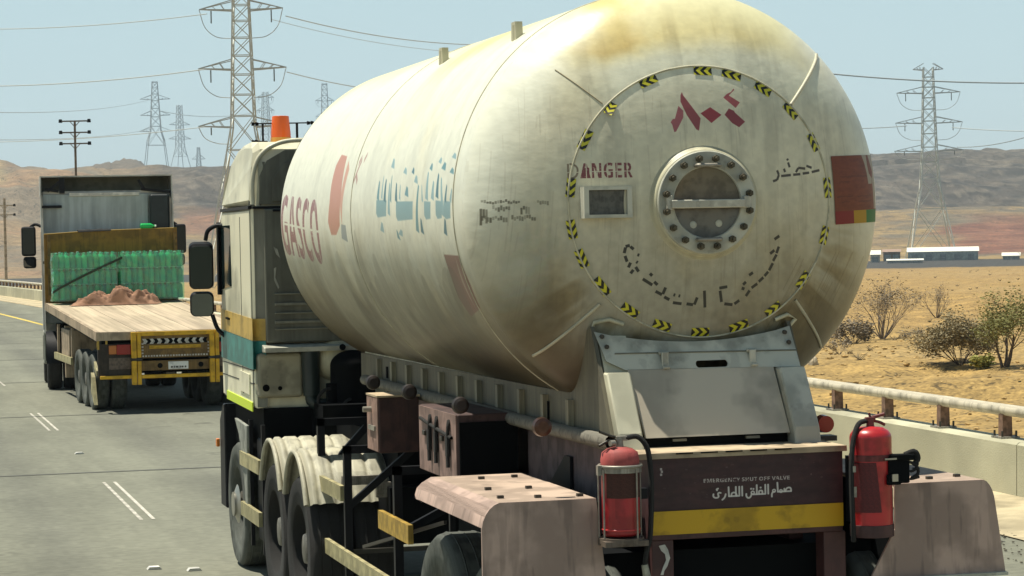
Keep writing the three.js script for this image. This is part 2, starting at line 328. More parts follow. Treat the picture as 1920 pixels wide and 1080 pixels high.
const ARC_STROKES = [[-0.412,-0.246,-0.406,-0.218],[-0.406,-0.213,-0.385,-0.208],[-0.382,-0.214,-0.366,-0.228],[-0.347,-0.255,-0.337,-0.258],[-0.408,-0.26,-0.397,-0.289],[-0.38,-0.294,-0.39,-0.318],[-0.365,-0.33,-0.378,-0.348],[-0.354,-0.316,-0.339,-0.34],[-0.352,-0.29,-0.344,-0.295],[-0.317,-0.377,-0.268,-0.408],[-0.282,-0.35,-0.27,-0.362],[-0.259,-0.392,-0.242,-0.408],[-0.25,-0.44,-0.217,-0.458],[-0.213,-0.455,-0.2,-0.422],[-0.205,-0.469,-0.178,-0.484],[-0.158,-0.459,-0.149,-0.462],[-0.132,-0.465,-0.123,-0.467],[-0.159,-0.499,-0.114,-0.506],[-0.088,-0.507,-0.054,-0.512],[-0.047,-0.512,-0.034,-0.476],[0.002,-0.443,0.01,-0.528],[0.086,-0.445,0.097,-0.502],[0.081,-0.432,0.124,-0.426],[0.113,-0.512,0.158,-0.518],[0.168,-0.514,0.194,-0.497],[0.203,-0.435,0.219,-0.44],[0.21,-0.418,0.225,-0.404],[0.229,-0.476,0.248,-0.448],[0.258,-0.435,0.289,-0.415],[0.297,-0.405,0.322,-0.384],[0.328,-0.377,0.348,-0.356],[0.353,-0.349,0.373,-0.313],[0.356,-0.265,0.38,-0.248],[0.374,-0.302,0.393,-0.27],[0.392,-0.263,0.405,-0.23],[0.379,-0.193,0.407,-0.176],[0.241,-0.371,0.262,-0.358]] ;
const DANGER_STROKES = [[0.606,0.145,0.655,0.155],[0.55,0.138,0.59,0.142],[0.493,0.132,0.536,0.135],[0.422,0.126,0.479,0.131],[0.374,0.1,0.398,0.107],[0.398,0.107,0.409,0.132],[0.409,0.132,0.4,0.155],[0.462,0.214,0.466,0.205],[0.474,0.17,0.466,0.195],[0.525,0.167,0.567,0.163],[0.51,0.145,0.525,0.166],[0.575,0.177,0.607,0.167],[0.44,0.163,0.446,0.146]] ;
const BLUE_BLOCKS = [[4.2,-14.35,-0.9,-14.05],[3.2,-13.78,-2.3,-13.33],[2.6,-13.04,-2.4,-12.88],[2.5,-12.76,-2.4,-12.61],[2.2,-12.57,-2.6,-12.41]] ;
const BLUE_STROKES = [[10.2,-14.32,3.8,-14.32],[11.7,-14.21,4.0,-14.2],[10.5,-14.13,3.1,-14.12],[9.2,-14.01,-1.0,-13.99],[11.4,-13.97,2.9,-13.94],[16.6,-14.03,13.1,-14.01],[8.9,-13.82,2.8,-13.79],[8.2,-13.7,3.2,-13.69],[7.4,-13.52,4.1,-13.52],[13.1,-13.63,10.8,-13.63],[12.7,-13.41,10.5,-13.41],[10.3,-13.31,7.6,-13.3],[7.5,-13.22,-6.3,-13.25],[7.4,-13.13,2.1,-13.09],[-2.1,-13.14,-6.8,-13.13],[10.9,-13.01,2.5,-12.99],[13.2,-12.95,10.8,-12.96],[8.1,-12.85,2.4,-12.85],[10.0,-12.75,2.8,-12.74],[14.4,-12.75,12.4,-12.77],[12.9,-12.64,10.4,-12.66],[8.8,-12.67,-2.4,-12.59],[6.6,-12.52,1.6,-12.54],[15.1,-12.45,13.1,-12.46],[11.0,-12.44,9.0,-12.45],[5.4,-12.4,1.4,-12.42],[-2.5,-12.56,-7.3,-12.58],[-2.5,-14.21,-5.9,-14.22],[-5.0,-13.8,-8.3,-13.77],[-5.0,-13.68,-7.2,-13.72]] ;
const FLAME = [[21.3,-15.82],[20.3,-15.59],[14.5,-15.55],[7.5,-15.51],[-3.0,-15.54],[-6.0,-15.69],[-6.0,-15.87],[-1.5,-15.95],[4.8,-15.9],[11.2,-15.91],[17.6,-15.9]] ;
const RED_PATCH = [[-12.4,-12.7],[-12.7,-12.36],[-20.5,-12.3],[-27.6,-12.32],[-30.8,-12.65],[-24.7,-12.71],[-19.1,-12.68]] ;
// paint, grime and painted-in underside shade of the shell: phi = degrees above the left side, L = metres from the front seam
function shellPaint(phi, L) {
  const t = phi / 360, n = fbm(L * 1.3 + 2, t * 8 + 40, 5, 256, 8), s = fbm(L * 5, t * 4 + 9, 4, 256, 4), f = fbm(L * 20, t * 140 + 60, 3, 256, 140);
  const top = sstep(44, 66, phi + (n - .5) * 30) * (1 - sstep(112, 136, phi + (n - .5) * 30));
  const tb = top * sstep(.42, .62, fbm(L * 1.9 + 60, t * 12, 4, 256, 12)) * sstep(3.2, 5.4, L);
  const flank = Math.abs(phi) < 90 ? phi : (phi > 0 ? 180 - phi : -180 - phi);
  const low = sstep(-4, -32, flank + (s - .5) * 14 + (n - .5) * 26);  // soot on the low flank, deepened by underside shade put into the colour
  const underShade = sstep(-22, -58, flank + (n - .5) * 24);
  const k = 1 - low * (.26 + .22 * sstep(.38, .62, n)) - .24 * underShade - .035 * sstep(.5, .7, s) - .08 * (f - .4), warm = low * .09 + .05 * sstep(.5, .68, n);
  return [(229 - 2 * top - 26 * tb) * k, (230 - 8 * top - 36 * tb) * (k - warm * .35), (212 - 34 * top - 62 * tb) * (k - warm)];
}
function bodyTexture() { // paint, dirt, painted underside shade and lettering of the barrel: across = along the truck, up = angle round it
  const w = 2048, h = 1536, c = document.createElement('canvas'); c.width = w; c.height = h;
  const g = c.getContext('2d'), im = g.createImageData(w, h), d = im.data;
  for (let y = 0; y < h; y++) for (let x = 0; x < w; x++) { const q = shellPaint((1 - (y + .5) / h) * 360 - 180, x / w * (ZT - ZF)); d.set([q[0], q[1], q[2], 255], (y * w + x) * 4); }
  g.putImageData(im, 0, 0);
  const X = z => (z - ZF) / (ZT - ZF) * w, Y = a => (1 - (a + 180) / 360) * h;
  const poly = (pts, z0 = 1) => { g.beginPath(); pts.forEach(([a, z], i) => i ? g.lineTo(X(z), Y(a)) : g.moveTo(X(z), Y(a))); g.closePath(); g.fill(); };
  // GASCO
  const t = document.createElement('canvas'); t.width = 620; t.height = 200; const q = t.getContext('2d');
  q.fillStyle = '#8d5a5c'; q.font = 'bold 200px sans-serif'; q.textBaseline = 'alphabetic'; const tw = q.measureText('GASCO').width; q.save(); q.scale(606 / tw, 1.28); q.fillText('GASCO', 4, 152); q.restore();
  q.globalCompositeOperation = 'destination-out'; q.fillRect(60, 96, 560, 7); for (const x of [62, 192, 318, 438, 556]) { q.fillRect(x, 0, 5, 60); q.fillRect(x, 150, 5, 60); }
  for (let i = 0; i < 500; i++) { q.globalAlpha = rnd(.2, .7); q.fillRect(rnd(620), rnd(200), rnd(1, 14), rnd(1, 4)); }
  g.globalAlpha = .88; g.save(); g.translate(X(-17.9), Y(11.2)); g.transform(1, .03, 0, 1, 0, 0); g.drawImage(t, 0, 0, X(-16.28) - X(-17.9), Y(-12.8) - Y(11.2)); g.restore();
  // faded flame and small mark
  g.globalAlpha = .9; g.fillStyle = '#c28673'; poly(FLAME);
  g.fillStyle = '#cf9a84'; poly([[18.6, -15.48], [15.4, -15.38], [4.8, -15.44], [-3.6, -15.46], [3.8, -15.52], [11.2, -15.50]]);
  g.fillStyle = '#8e9a9a'; poly([[-2.6, -15.49], [-3.0, -15.34], [-8.5, -15.33], [-7.2, -15.52]]);
  g.strokeStyle = '#b08a80'; g.lineWidth = 8; g.beginPath(); for (const [a0, z0, a1, z1] of [[18, -15.02, 10.8, -15.14], [13.5, -15.1, 10.5, -15.02], [19.8, -14.9, 17.4, -14.95], [19, -15.05, 16.8, -15.1]]) { g.moveTo(X(z0), Y(a0)); g.lineTo(X(z1), Y(a1)); } g.stroke();
  // worn blue company lettering
  g.globalAlpha = .92; g.fillStyle = '#7fa5ab'; for (const [a0, z0, a1, z1] of BLUE_BLOCKS) { g.beginPath(); g.moveTo(X(z0), Y(a0)); g.lineTo(X(z1), Y(a0 - .4)); g.lineTo(X(z1 - .01), Y(a1)); g.lineTo(X(z0 + .04), Y(a1 - .2)); g.lineTo(X(z0), Y(a1 + 1)); g.fill(); }
  BLUE_STROKES.forEach(([a0, z0, a1, z1], i) => { const hw = (i % 3 === 1 ? .018 : .030) + (Math.abs(a1 - a0) < 4 ? .014 : 0); g.fillStyle = i % 4 === 0 ? '#5f8e98' : i % 4 === 2 ? '#3f6f7d' : '#86aab0'; poly([[a0, z0], [a0 - .6, z0 + hw], [a1, z1 + hw * 1.6], [a1 + .8, z1 - hw * .8]]); });
  // painted-out red patch beside the seam
  g.globalAlpha = .85; g.fillStyle = '#7c5247'; poly(RED_PATCH); g.fillStyle = '#a8957f'; poly([[-13, -12.45], [-16, -12.43], [-29, -12.43], [-20, -12.47]]);
  // runs below the letters, scratches
  g.globalAlpha = .10; g.strokeStyle = '#5a5240'; for (let i = 0; i < 260; i++) { const z = rnd(ZF, ZT), a = rnd(-75, 0), l = rnd(4, 16); g.lineWidth = rnd(1, 7); g.beginPath(); g.moveTo(X(z), Y(a)); g.lineTo(X(z + rnd(-.03, .03)), Y(a - l)); g.stroke(); }
  g.globalAlpha = .16; for (let i = 0; i < 26; i++) { const z = rnd(-16.4, -12.6), a = rnd(-20, -55); g.fillStyle = i % 2 ? '#3f3a2f' : '#6d6a5c'; g.beginPath(); g.ellipse(X(z), Y(a), rnd(12, 60), rnd(20, 95), rnd(-.6, .1), 0, 7); g.fill(); }
  const tx = new THREE.CanvasTexture(c); tx.colorSpace = THREE.SRGBColorSpace; tx.anisotropy = 8; return tx;
}
function headTexture() { // the dished end, seen square on: 2.4 m across
  const w = 1536, c = document.createElement('canvas'); c.width = c.height = w; const g = c.getContext('2d'), im = g.createImageData(w, w), d = im.data, S = w / 2.4;
  for (let y = 0; y < w; y++) for (let x = 0; x < w; x++) {
    const X = (x - w / 2) / S, Y = (w / 2 - y) / S, r = Math.hypot(X, Y), th = Math.atan2(Y, X);
    const n = fbm(X * 2.2 + 7, Y * 2.2 + 20, 5), s = fbm(X * 11, Y * 1.4 + 30, 4), fi = fbm(X * 30, Y * 30 + 90, 3), rad = fbm(th * 9 + 30, r * 1.5, 4);
    let R = 218, G = 212, B = 185;
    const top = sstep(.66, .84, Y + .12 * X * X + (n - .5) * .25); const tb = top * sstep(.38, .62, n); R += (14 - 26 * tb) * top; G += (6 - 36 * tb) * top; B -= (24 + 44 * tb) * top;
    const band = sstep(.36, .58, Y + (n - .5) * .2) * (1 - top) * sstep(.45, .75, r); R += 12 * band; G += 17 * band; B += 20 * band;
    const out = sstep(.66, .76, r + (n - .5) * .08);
    let k = 1 - .30 * sstep(.25, -.8, Y + (s - .5) * .4) - .08 * sstep(.5, .72, s) - .10 * (fi - .4);  // darker towards the bottom: dirt plus the dish's own shade painted in
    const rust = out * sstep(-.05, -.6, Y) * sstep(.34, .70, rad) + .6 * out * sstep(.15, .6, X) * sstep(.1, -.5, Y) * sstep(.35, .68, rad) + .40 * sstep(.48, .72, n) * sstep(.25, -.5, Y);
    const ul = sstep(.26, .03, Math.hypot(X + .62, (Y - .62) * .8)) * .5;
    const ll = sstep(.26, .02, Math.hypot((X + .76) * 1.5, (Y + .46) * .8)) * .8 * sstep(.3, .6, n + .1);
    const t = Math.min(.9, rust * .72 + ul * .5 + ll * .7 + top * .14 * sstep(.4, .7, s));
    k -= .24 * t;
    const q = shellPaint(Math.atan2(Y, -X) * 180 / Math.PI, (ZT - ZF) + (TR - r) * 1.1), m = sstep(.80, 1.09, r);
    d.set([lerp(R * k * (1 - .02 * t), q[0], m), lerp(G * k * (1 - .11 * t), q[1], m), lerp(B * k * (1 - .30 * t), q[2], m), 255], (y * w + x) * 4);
  }
  g.putImageData(im, 0, 0);
  const P = (x, y) => [w / 2 + x * S, w / 2 - y * S];
  // old repair smear and soot on the left of the dish
  g.globalAlpha = .30; g.fillStyle = '#8d9496'; for (let i = 0; i < 16; i++) { g.beginPath(); g.ellipse(...P(rnd(-.98, -.74), rnd(-.62, -.1)), rnd(20, 60), rnd(30, 90), rnd(-.4, .4), 0, 7); g.globalAlpha = .06; g.fill(); }
  g.globalAlpha = .5; g.fillStyle = '#4b4839'; for (const [x0, x1, y, hh] of [[-1.085, -.93, .028, .014], [-1.09, -1.06, -.01, .07], [-1.04, -.97, .0, .02], [-.92, -.88, -.005, .03], [-1.085, -.98, -.05, .022], [-.96, -.86, -.052, .022], [-.845, -.80, .02, .018]]) for (let x = x0; x < x1; x += .011) { const [a, b] = P(x, y + rnd(-.008, .008)); g.globalAlpha = rnd(.3, .75); g.fillRect(a + .022 * S, b, 6, hh * S * rnd(.6, 1.2)); }
  g.globalAlpha = .07; g.strokeStyle = '#463c28'; for (let i = 0; i < 320; i++) { const x = rnd(-1.1, 1.1), y = rnd(-1, .6), l = rnd(.05, .3); g.lineWidth = rnd(1, 5); g.beginPath(); g.moveTo(...P(x, y)); g.lineTo(...P(x + x * .08 * l + rnd(-.01, .01), y - l)); g.stroke(); }
  g.globalAlpha = .25; g.strokeStyle = '#57492c'; for (let i = 0; i < 60; i++) { const x = rnd(.45, 1.1), y = rnd(-.9, -.25), l = rnd(.1, .4); g.lineWidth = rnd(1, 4); g.beginPath(); g.moveTo(...P(x, y)); g.lineTo(...P(x - l * .55, y - l)); g.stroke(); }
  // numerals, stencilled words
  g.globalAlpha = .92; g.fillStyle = '#8e3a3f'; NUMERALS.forEach((p, i) => { g.fillStyle = ['#a0545a', '#8d3f44', '#932f38', '#a04a4e', '#84323a'][i]; g.beginPath(); p.forEach((q, k) => k ? g.lineTo(...P(...q)) : g.moveTo(...P(...q))); g.closePath(); g.fill(); });
  const t = document.createElement('canvas'); t.width = 420; t.height = 120; const q = t.getContext('2d'); q.font = 'bold 100px sans-serif'; q.fillStyle = '#6d2c31'; const tw = q.measureText('ANGER').width;
  q.save(); q.translate(86, 0); q.scale(334 / tw, 1.3); q.fillText('ANGER', 0, 80); q.restore();
  q.strokeStyle = '#7a6a55'; q.lineWidth = 12; q.beginPath(); q.moveTo(12, 12); q.lineTo(12, 106); q.moveTo(22, 14); q.quadraticCurveTo(76, 20, 70, 62); q.quadraticCurveTo(68, 100, 24, 104); q.stroke(); q.fillRect(100, 40, 44, 64);
  q.globalCompositeOperation = 'destination-out'; for (const x of [122, 190, 256, 318, 384]) q.fillRect(x, 0, 6, 120); q.fillRect(0, 64, 96, 5); q.fillRect(150, 62, 270, 5);
  for (let i = 0; i < 260; i++) { q.globalAlpha = rnd(.2, .8); q.fillRect(rnd(420), rnd(120), rnd(1, 9), rnd(1, 4)); }
  g.globalAlpha = .9; { const [a, b] = P(-.684, .213), [e, f] = P(-.366, .117); g.drawImage(t, a, b, e - a, f - b); }
  g.lineCap = 'butt'; g.strokeStyle = '#23231f'; g.globalAlpha = .9;
  for (const [a, b, e, f] of ARC_STROKES) { g.lineWidth = 9.5; g.beginPath(); g.moveTo(...P(a, b)); g.lineTo(...P(e, f)); g.stroke(); }
  g.strokeStyle = '#39342e'; for (const [a, b, e, f] of DANGER_STROKES) { g.lineWidth = 8; g.beginPath(); g.moveTo(...P(a, b)); g.lineTo(...P(e, f)); g.stroke(); }
  const tx = new THREE.CanvasTexture(c); tx.colorSpace = THREE.SRGBColorSpace; tx.anisotropy = 8; return tx;
}
const paint = (map) => { const m = new THREE.MeshPhysicalMaterial({ map, roughness: .42, clearcoat: .15, clearcoatRoughness: .45 }); m.side = THREE.DoubleSide; m.bumpMap = rep(bumpT, 2, 3); m.bumpScale = .006; return m; };
const headZ = (x, y) => ZT + HD * Math.sqrt(Math.max(0, 1 - (x * x + y * y) / (TR * TR)));
const onHead = (x, y, out = 0) => { const z = headZ(x, y) - ZT, n = V3(x / TR ** 2, y / TR ** 2, z / HD ** 2).normalize(); return [XC + x + n.x * out, YC + y + n.y * out, ZT + z + n.z * out]; };

const wheel = (x, z, r, s, parent, tyreM = M.dustRubber, w = .27) => { // s = -1 outer face to the left
  const prof = [[.60 * r, -w / 2 + .01], [.93 * r, -w / 2], [.985 * r, -w / 2 + .03], [r, -w / 2 + .06], [r, w / 2 - .06], [.985 * r, w / 2 - .03], [.93 * r, w / 2], [.60 * r, w / 2 - .01], [.58 * r, 0], [.60 * r, -w / 2 + .01]];
  const t = new THREE.Group(); t.name = numbered('wheel'); parent.add(t); OFF.set(t, OFF.get(parent));
  mk('tyre', [new THREE.LatheGeometry(prof.map(p => new THREE.Vector2(p[0], p[1])), 48).rotateZ(Math.PI / 2).translate(x, r, z), ...[-.07, 0, .07].map(k => new THREE.TorusGeometry(r - .002, .006, 5, 40).rotateY(Math.PI / 2).translate(x + k, r, z))], tyreM, t);
  mk('wheel_rim', [new THREE.LatheGeometry([[.001, .10], [.10, .10], [.12, .05], [.18, .02], [.34 * r / .5, .03], [.48 * r / .5, -.0], [.60 * r, .06], [.615 * r, .11]].map(p => new THREE.Vector2(p[0], p[1])), 32).rotateZ(s < 0 ? Math.PI / 2 : -Math.PI / 2).translate(x, r, z), ...Array.from({ length: 10 }, (_, i) => cyl([x + s * .02, r + .19 * r / .5 * Math.cos(i * .628), z + .19 * r / .5 * Math.sin(i * .628)], [x + s * .06, r + .19 * r / .5 * Math.cos(i * .628), z + .19 * r / .5 * Math.sin(i * .628)], .016, .016, 6))], M.rim, t);
  return t;
};
const tank = thing('tank_trailer', 'dirty cream gas tank trailer with a round manhole and yellow chevrons on its end', 'tank trailer', [4, 0, -14]);
{
  const bodyG = grid(24, 200, (u, v) => { const a = (v * 2 - 1) * Math.PI; return [XC - TR * Math.cos(a), YC + TR * Math.sin(a), ZF + (ZT - ZF) * u]; });
  { const n = bodyG.attributes.normal, p = bodyG.attributes.position; for (let i = 0; i < p.count; i++) { const v = V3(p.getX(i) - XC, p.getY(i) - YC, 0).normalize(); n.setXYZ(i, v.x, v.y, 0); } }
  mk('tank_barrel', bodyG, paint(bodyTexture()), tank);
  const dish = (sgn, z0) => { const g = grid(128, 48, (u, v) => { const a = u * 2 * Math.PI, t = v * Math.PI / 2, r = TR * Math.cos(t); return [XC + r * Math.cos(a), YC + r * Math.sin(a), z0 + sgn * HD * Math.sin(t)]; });
    const p = g.attributes.position, n = g.attributes.normal, uv = g.attributes.uv;
    for (let i = 0; i < p.count; i++) { const x = p.getX(i) - XC, y = p.getY(i) - YC, z = p.getZ(i) - z0, k = V3(x / TR ** 2, y / TR ** 2, z / HD ** 2).normalize(); n.setXYZ(i, k.x, k.y, k.z); uv.setXY(i, .5 + x / 2.4, .5 + y / 2.4); }
    return g; };
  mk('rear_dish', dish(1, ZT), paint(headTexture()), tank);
  mk('front_dish', dish(-1, ZF), M.cream, tank);
  const weld = mat([.58, .56, .42], { rep: 3, rough: .6 }), weldBright = mat([.72, .70, .55], { rep: 3, rough: .5 });
  const ring = (z, r, t) => new THREE.TorusGeometry(r, t, 6, 160).translate(XC, YC, z);
  mk('weld_seam', ring(-12.35, TR, .005), weld, tank);
  mk('weld_seam', ring(-15.15, TR, .004), weld, tank);
  mk('weld_seam', tube(Array.from({ length: 90 }, (_, i) => onHead(.014 + .694 * Math.cos(i / 45 * Math.PI), .004 + .682 * Math.sin(i / 45 * Math.PI), .001)), .0055, 240, 6, true), weld, tank);
  const arc = (x0, y0, x1, y1, r, m) => mk('weld_seam', tube(Array.from({ length: 9 }, (_, i) => onHead(lerp(x0, x1, i / 8), lerp(y0, y1, i / 8), .001)), r, 24, 6), m, tank);
  arc(.51, .49, .765, .765, .009, weldBright); arc(-.49, .50, -.69, .68, .003, mat([.42, .36, .24], { rep: 3 })); arc(-.52, -.498, -.79, -.76, .009, weld); arc(.515, -.503, .75, -.76, .009, weld);
  // manhole
  const lz = (r, h) => new THREE.Vector2(r, h), turn = (pts, seg = 72) => new THREE.LatheGeometry(pts.map(([r, h]) => lz(r, h)), seg).rotateX(Math.PI / 2).translate(XC, YC - .002, ZM);
  const neck = mk('manhole_neck', [turn([[.315, .560], [.31, .585], [.296, .592], [.292, .60], [.288, .615], [.272, .618], [.268, .648], [.258, .652]])], M.cream, tank);
  const fl = mk('manhole_flange', turn([[.258, .60], [.258, .662], [.252, .668], [.182, .668], [.176, .664], [.176, .62]]), M.greyLight, tank);
  mk('manhole_lid', turn([[.178, .660], [.174, .651], [.12, .645], [.06, .642], [0.001, .641]]), mat([.17, .155, .125], { rough: .34, metal: .35, rep: 2.5 }), tank);
  const lid = tank.children[tank.children.length - 1];
  for (const [x, y] of [[-.07, -.11], [.065, -.105]]) mk('lid_glint', new THREE.SphereGeometry(.019, 12, 8).scale(1, 1, .3).translate(XC + x, YC - .002 + y, ZM + .646), M.greyLight, lid);  // two reflections on the shiny lid, modelled as pale spots
  const boltM = mat([.13, .115, .08], { rough: .55, metal: .5, rep: 6 });
  for (let i = 0; i < 16; i++) { const a = (i + .5) * Math.PI / 8, x = XC + .222 * Math.cos(a), y = YC - .002 + .222 * Math.sin(a); mk('flange_bolt', [cyl([x, y, ZM + .666], [x, y, ZM + .695], .0175, .0175, 6), cyl([x, y, ZM + .694], [x, y, ZM + .714], .010, .009, 10)], boltM, fl); }
  mk('lid_bar', [box(XC - .20, XC + .185, YC - .03, YC + .012, ZM + .672, ZM + .712, .006), cbox(XC - .205, YC - .002, ZM + .68, .03, .075, .03, .005), cbox(XC + .205, YC - .002, ZM + .68, .04, .06, .03, .005)], mat([.66, .65, .56], { rep: 2, rough: .45 }), tank);
  for (const s of [1, -1]) mk('lid_handle', [tube([[XC - .058, YC - .002 + s * .183, ZM + .665], [XC - .055, YC - .002 + s * .184, ZM + .70], [XC + .055, YC - .002 + s * .184, ZM + .70], [XC + .058, YC - .002 + s * .183, ZM + .665]], .010, 20, 8)], M.galv, tank);
  // plate holder
  mk('plate_holder', [box(XC - .625, XC - .600, YC - .0705, YC + .0865, ZT + .40, ZT + .5225), box(XC - .402, XC - .377, YC - .0705, YC + .0865, ZT + .45, ZT + .5235), box(XC - .600, XC - .402, YC + .069, YC + .086, ZT + .43, ZT + .522), box(XC - .600, XC - .402, YC - .070, YC - .053, ZT + .43, ZT + .522)], M.greyLight, tank);
  mk('name_plate', box(XC - .602, XC - .400, YC - .055, YC + .071, ZT + .43, ZT + .497), mat([.11, .115, .105], { rep: 4, rough: .4, map: wornT }), tank);
  // reflective chevrons round the dish
  const cc = document.createElement('canvas'); cc.width = 192; cc.height = 96; { const g = cc.getContext('2d'); g.fillStyle = '#c9c22a'; g.fillRect(0, 0, 192, 96); g.fillStyle = '#17170f'; for (const x of [-46, 38, 122]) { g.beginPath(); g.moveTo(x, 0); g.lineTo(x + 40, 0); g.lineTo(x + 88, 48); g.lineTo(x + 40, 96); g.lineTo(x, 96); g.lineTo(x + 48, 48); g.fill(); } g.globalAlpha = .12; for (let i = 0; i < 160; i++) { g.fillStyle = rnd() > .5 ? '#554' : '#eed'; g.fillRect(rnd(192), rnd(96), rnd(2, 20), rnd(1, 5)); } }
  const ct = new THREE.CanvasTexture(cc); ct.colorSpace = THREE.SRGBColorSpace; const chevM = new THREE.MeshStandardMaterial({ map: ct, roughness: .4, side: THREE.DoubleSide });
  const CH = [[.034, .661], [.188, .642], [.355, .569], [.504, .458], [.627, .297], [.7, .065], [.678, -.177], [.555, -.403], [.389, -.548], [.202, -.627], [-.005, -.651], [-.207, -.612], [-.373, -.533], [-.517, -.41], [-.616, -.269], [-.664, -.123], [-.666, .084], [-.587, .321], [-.455, .474], [-.254, .611]];
  CH.forEach(([x, y], i) => {
    const a = Math.atan2(y, x) + (i === 18 ? .25 : 0), tx = -Math.sin(a), ty = Math.cos(a), nx = Math.cos(a), ny = Math.sin(a), L = .047 * (i % 4 === 1 ? 1.1 : 1) * (i === 18 ? .7 : 1), Wd = .0215;
    mk('reflective_chevron', grid(6, 2, (u, v) => onHead(x + tx * L * (u * 2 - 1) - nx * Wd * (v * 2 - 1), y + ty * L * (u * 2 - 1) - ny * Wd * (v * 2 - 1), .003 + (i === 18 ? .02 * u * v : 0))), chevM, tank);
  });
  // hazard placard wrapped on the right of the dish
  const pc = document.createElement('canvas'); pc.width = 384; pc.height = 400; { const g = pc.getContext('2d'); g.fillStyle = '#74381f'; g.fillRect(0, 0, 384, 400);
    for (let i = 0; i < 900; i++) { g.globalAlpha = .08; g.fillStyle = rnd() > .5 ? '#8a4a30' : '#3a120e'; g.fillRect(rnd(384), rnd(400), rnd(4, 60), rnd(2, 18)); } g.globalAlpha = 1;
    g.fillStyle = '#7c1a1c'; g.fillRect(0, 324, 152, 76); g.fillStyle = '#a8820f'; g.fillRect(152, 324, 116, 76); g.fillStyle = '#1f6b35'; g.fillRect(268, 324, 116, 76);
    g.globalAlpha = .35; g.fillStyle = '#1c0a08'; for (const [y, a, b] of [[120, 60, 300], [150, 50, 130], [236, 20, 150], [266, 60, 120], [238, 190, 330], [268, 200, 320]]) for (let x = a; x < b; x += 9) g.fillRect(x, y + rnd(-3, 3), 6, 8);
    g.globalAlpha = 1; g.fillStyle = '#9a8f7e'; g.beginPath(); for (const [x, y] of [[262, 0], [310, 0], [312, 60], [322, 110], [350, 140], [346, 172], [306, 172], [298, 110], [284, 50]]) g.lineTo(x, y); g.fill(); g.beginPath(); for (const [x, y] of [[330, 0], [384, 0], [384, 320], [356, 320], [352, 140], [366, 100]]) g.lineTo(x, y); g.fill(); }
  const pt = new THREE.CanvasTexture(pc); pt.colorSpace = THREE.SRGBColorSpace;
  mk('hazard_placard', grid(14, 10, (u, v) => onHead(lerp(lerp(.750, 1.075, u), lerp(.731, 1.055, u), v), lerp(lerp(-.124, -.112, u), lerp(.226, .238, u), v), .004)), new THREE.MeshStandardMaterial({ map: pt, roughness: .5, side: THREE.DoubleSide }), tank);
  // fittings on top
  for (const z of [-14.55, -12.80]) mk('lifting_lug', [extrX([[-.055, -.04], [.055, -.04], [.04, .075], [-.04, .075]], XC - .66, XC - .62).translate(0, YC + TR * Math.sin(56 * Math.PI / 180), z), cyl([XC - .64, YC + .90, z], [XC - .64, YC + .985, z], .03, .03, 10)], M.cream, tank);
  // saddle: side skirts with ribs, bead, rear wrapper
  const arcTop = []; for (let z = .0; z <= .47; z += .05) { const q = 1 - (.555 / TR) ** 2 - (z / HD) ** 2; arcTop.push([ZT + z, YC - TR * Math.sqrt(Math.max(.0, q)) + .01]); }
  for (const s of [-1, 1]) {
    const x = XC + s * (s < 0 ? .555 : .465), prof = [[-17.7, 1.60], [-17.7, 1.83], ...arcTop.filter(p => p[1] < 2.24), [-11.735, 2.20], [-11.71, 2.17], [-11.60, 1.99], [-11.40, 1.64], [-11.46, 1.60]];
    const sk = mk('saddle_skirt', extrX(prof, Math.min(x, x + s * .02), Math.max(x, x + s * .02)), M.skirt, tank);
    for (let k = 0; k < 11; k++) { const z = -17.0 + k * .49; mk('stiffener', extrX([[z - .012, 1.635], [z + .04, 1.635], [z + .04, 1.815], [z - .012, 1.815]], x + (s < 0 ? -.05 : .022), x + (s < 0 ? -.002 : .07)), mat([.30, .28, .20], { map: streakT, rep: 1.1, rough: .6 }), sk); }
    const hx = x - XC, bead = [[x, 1.836, -17.6], [x, 1.836, -14], [x, 1.836, -12.2]];
    for (const z of [.1, .18, .26, .32, .365]) bead.push([x, YC - TR * Math.sqrt(1 - (hx / TR) ** 2 - (z / HD) ** 2), ZT + z + .008]);
    for (const [a, b] of [[.53, -.585], [.47, -.575], [.40, -.60]]) bead.push(onHead(s * a, b, .008));
    mk('saddle_bead', [tube(bead, .011, 80, 7)], M.cream, tank);
    mk('skirt_slot', cbox(x + s * .024, 1.73, -12.55, .006, .10, .05), M.black, sk);
    mk('skirt_slot', cbox(x + s * .024, 1.73, -16.75, .006, .08, .05), M.black, sk);
  }
  mk('saddle_floor', box(XC - .55, XC + .55, 1.60, 1.615, -17.3, -11.45), M.skirt, tank);
  mk('dust_hose', tube([[3.40, 1.655, -17.3], [3.40, 1.652, -15.5], [3.395, 1.655, -14], [3.40, 1.652, -12.6], [3.405, 1.655, -11.8], [3.41, 1.66, -11.25]], .036, 60, 10), mat([.20, .195, .165], { map: wornT, rep: 1.5, rough: .9 }), tank);
  // valve cabinet at the rear: leaning panels between two side legs
  const lean = (y) => -11.70 + (2.17 - y) / .56 * .34;
  const panel = (pts, t, m, name, parent = tank, holes = []) => { // drawn in (x, y), laid on the leaning plane
    const g = extrZ(pts, -t, 0, 0, holes), p = g.attributes.position; for (let i = 0; i < p.count; i++) p.setZ(i, p.getZ(i) + lean(p.getY(i))); g.computeVertexNormals(); return mk(name, g, m, parent); };
  const slot = []; for (let i = 0; i < 9; i++) slot.push([3.975 + .0 - .015 * Math.sin(i / 8 * Math.PI), 2.002 - .017 * Math.cos(i / 8 * Math.PI)]); for (let i = 0; i < 9; i++) slot.push([4.115 + .015 * Math.sin(i / 8 * Math.PI), 2.002 + .017 * Math.cos(i / 8 * Math.PI)]);
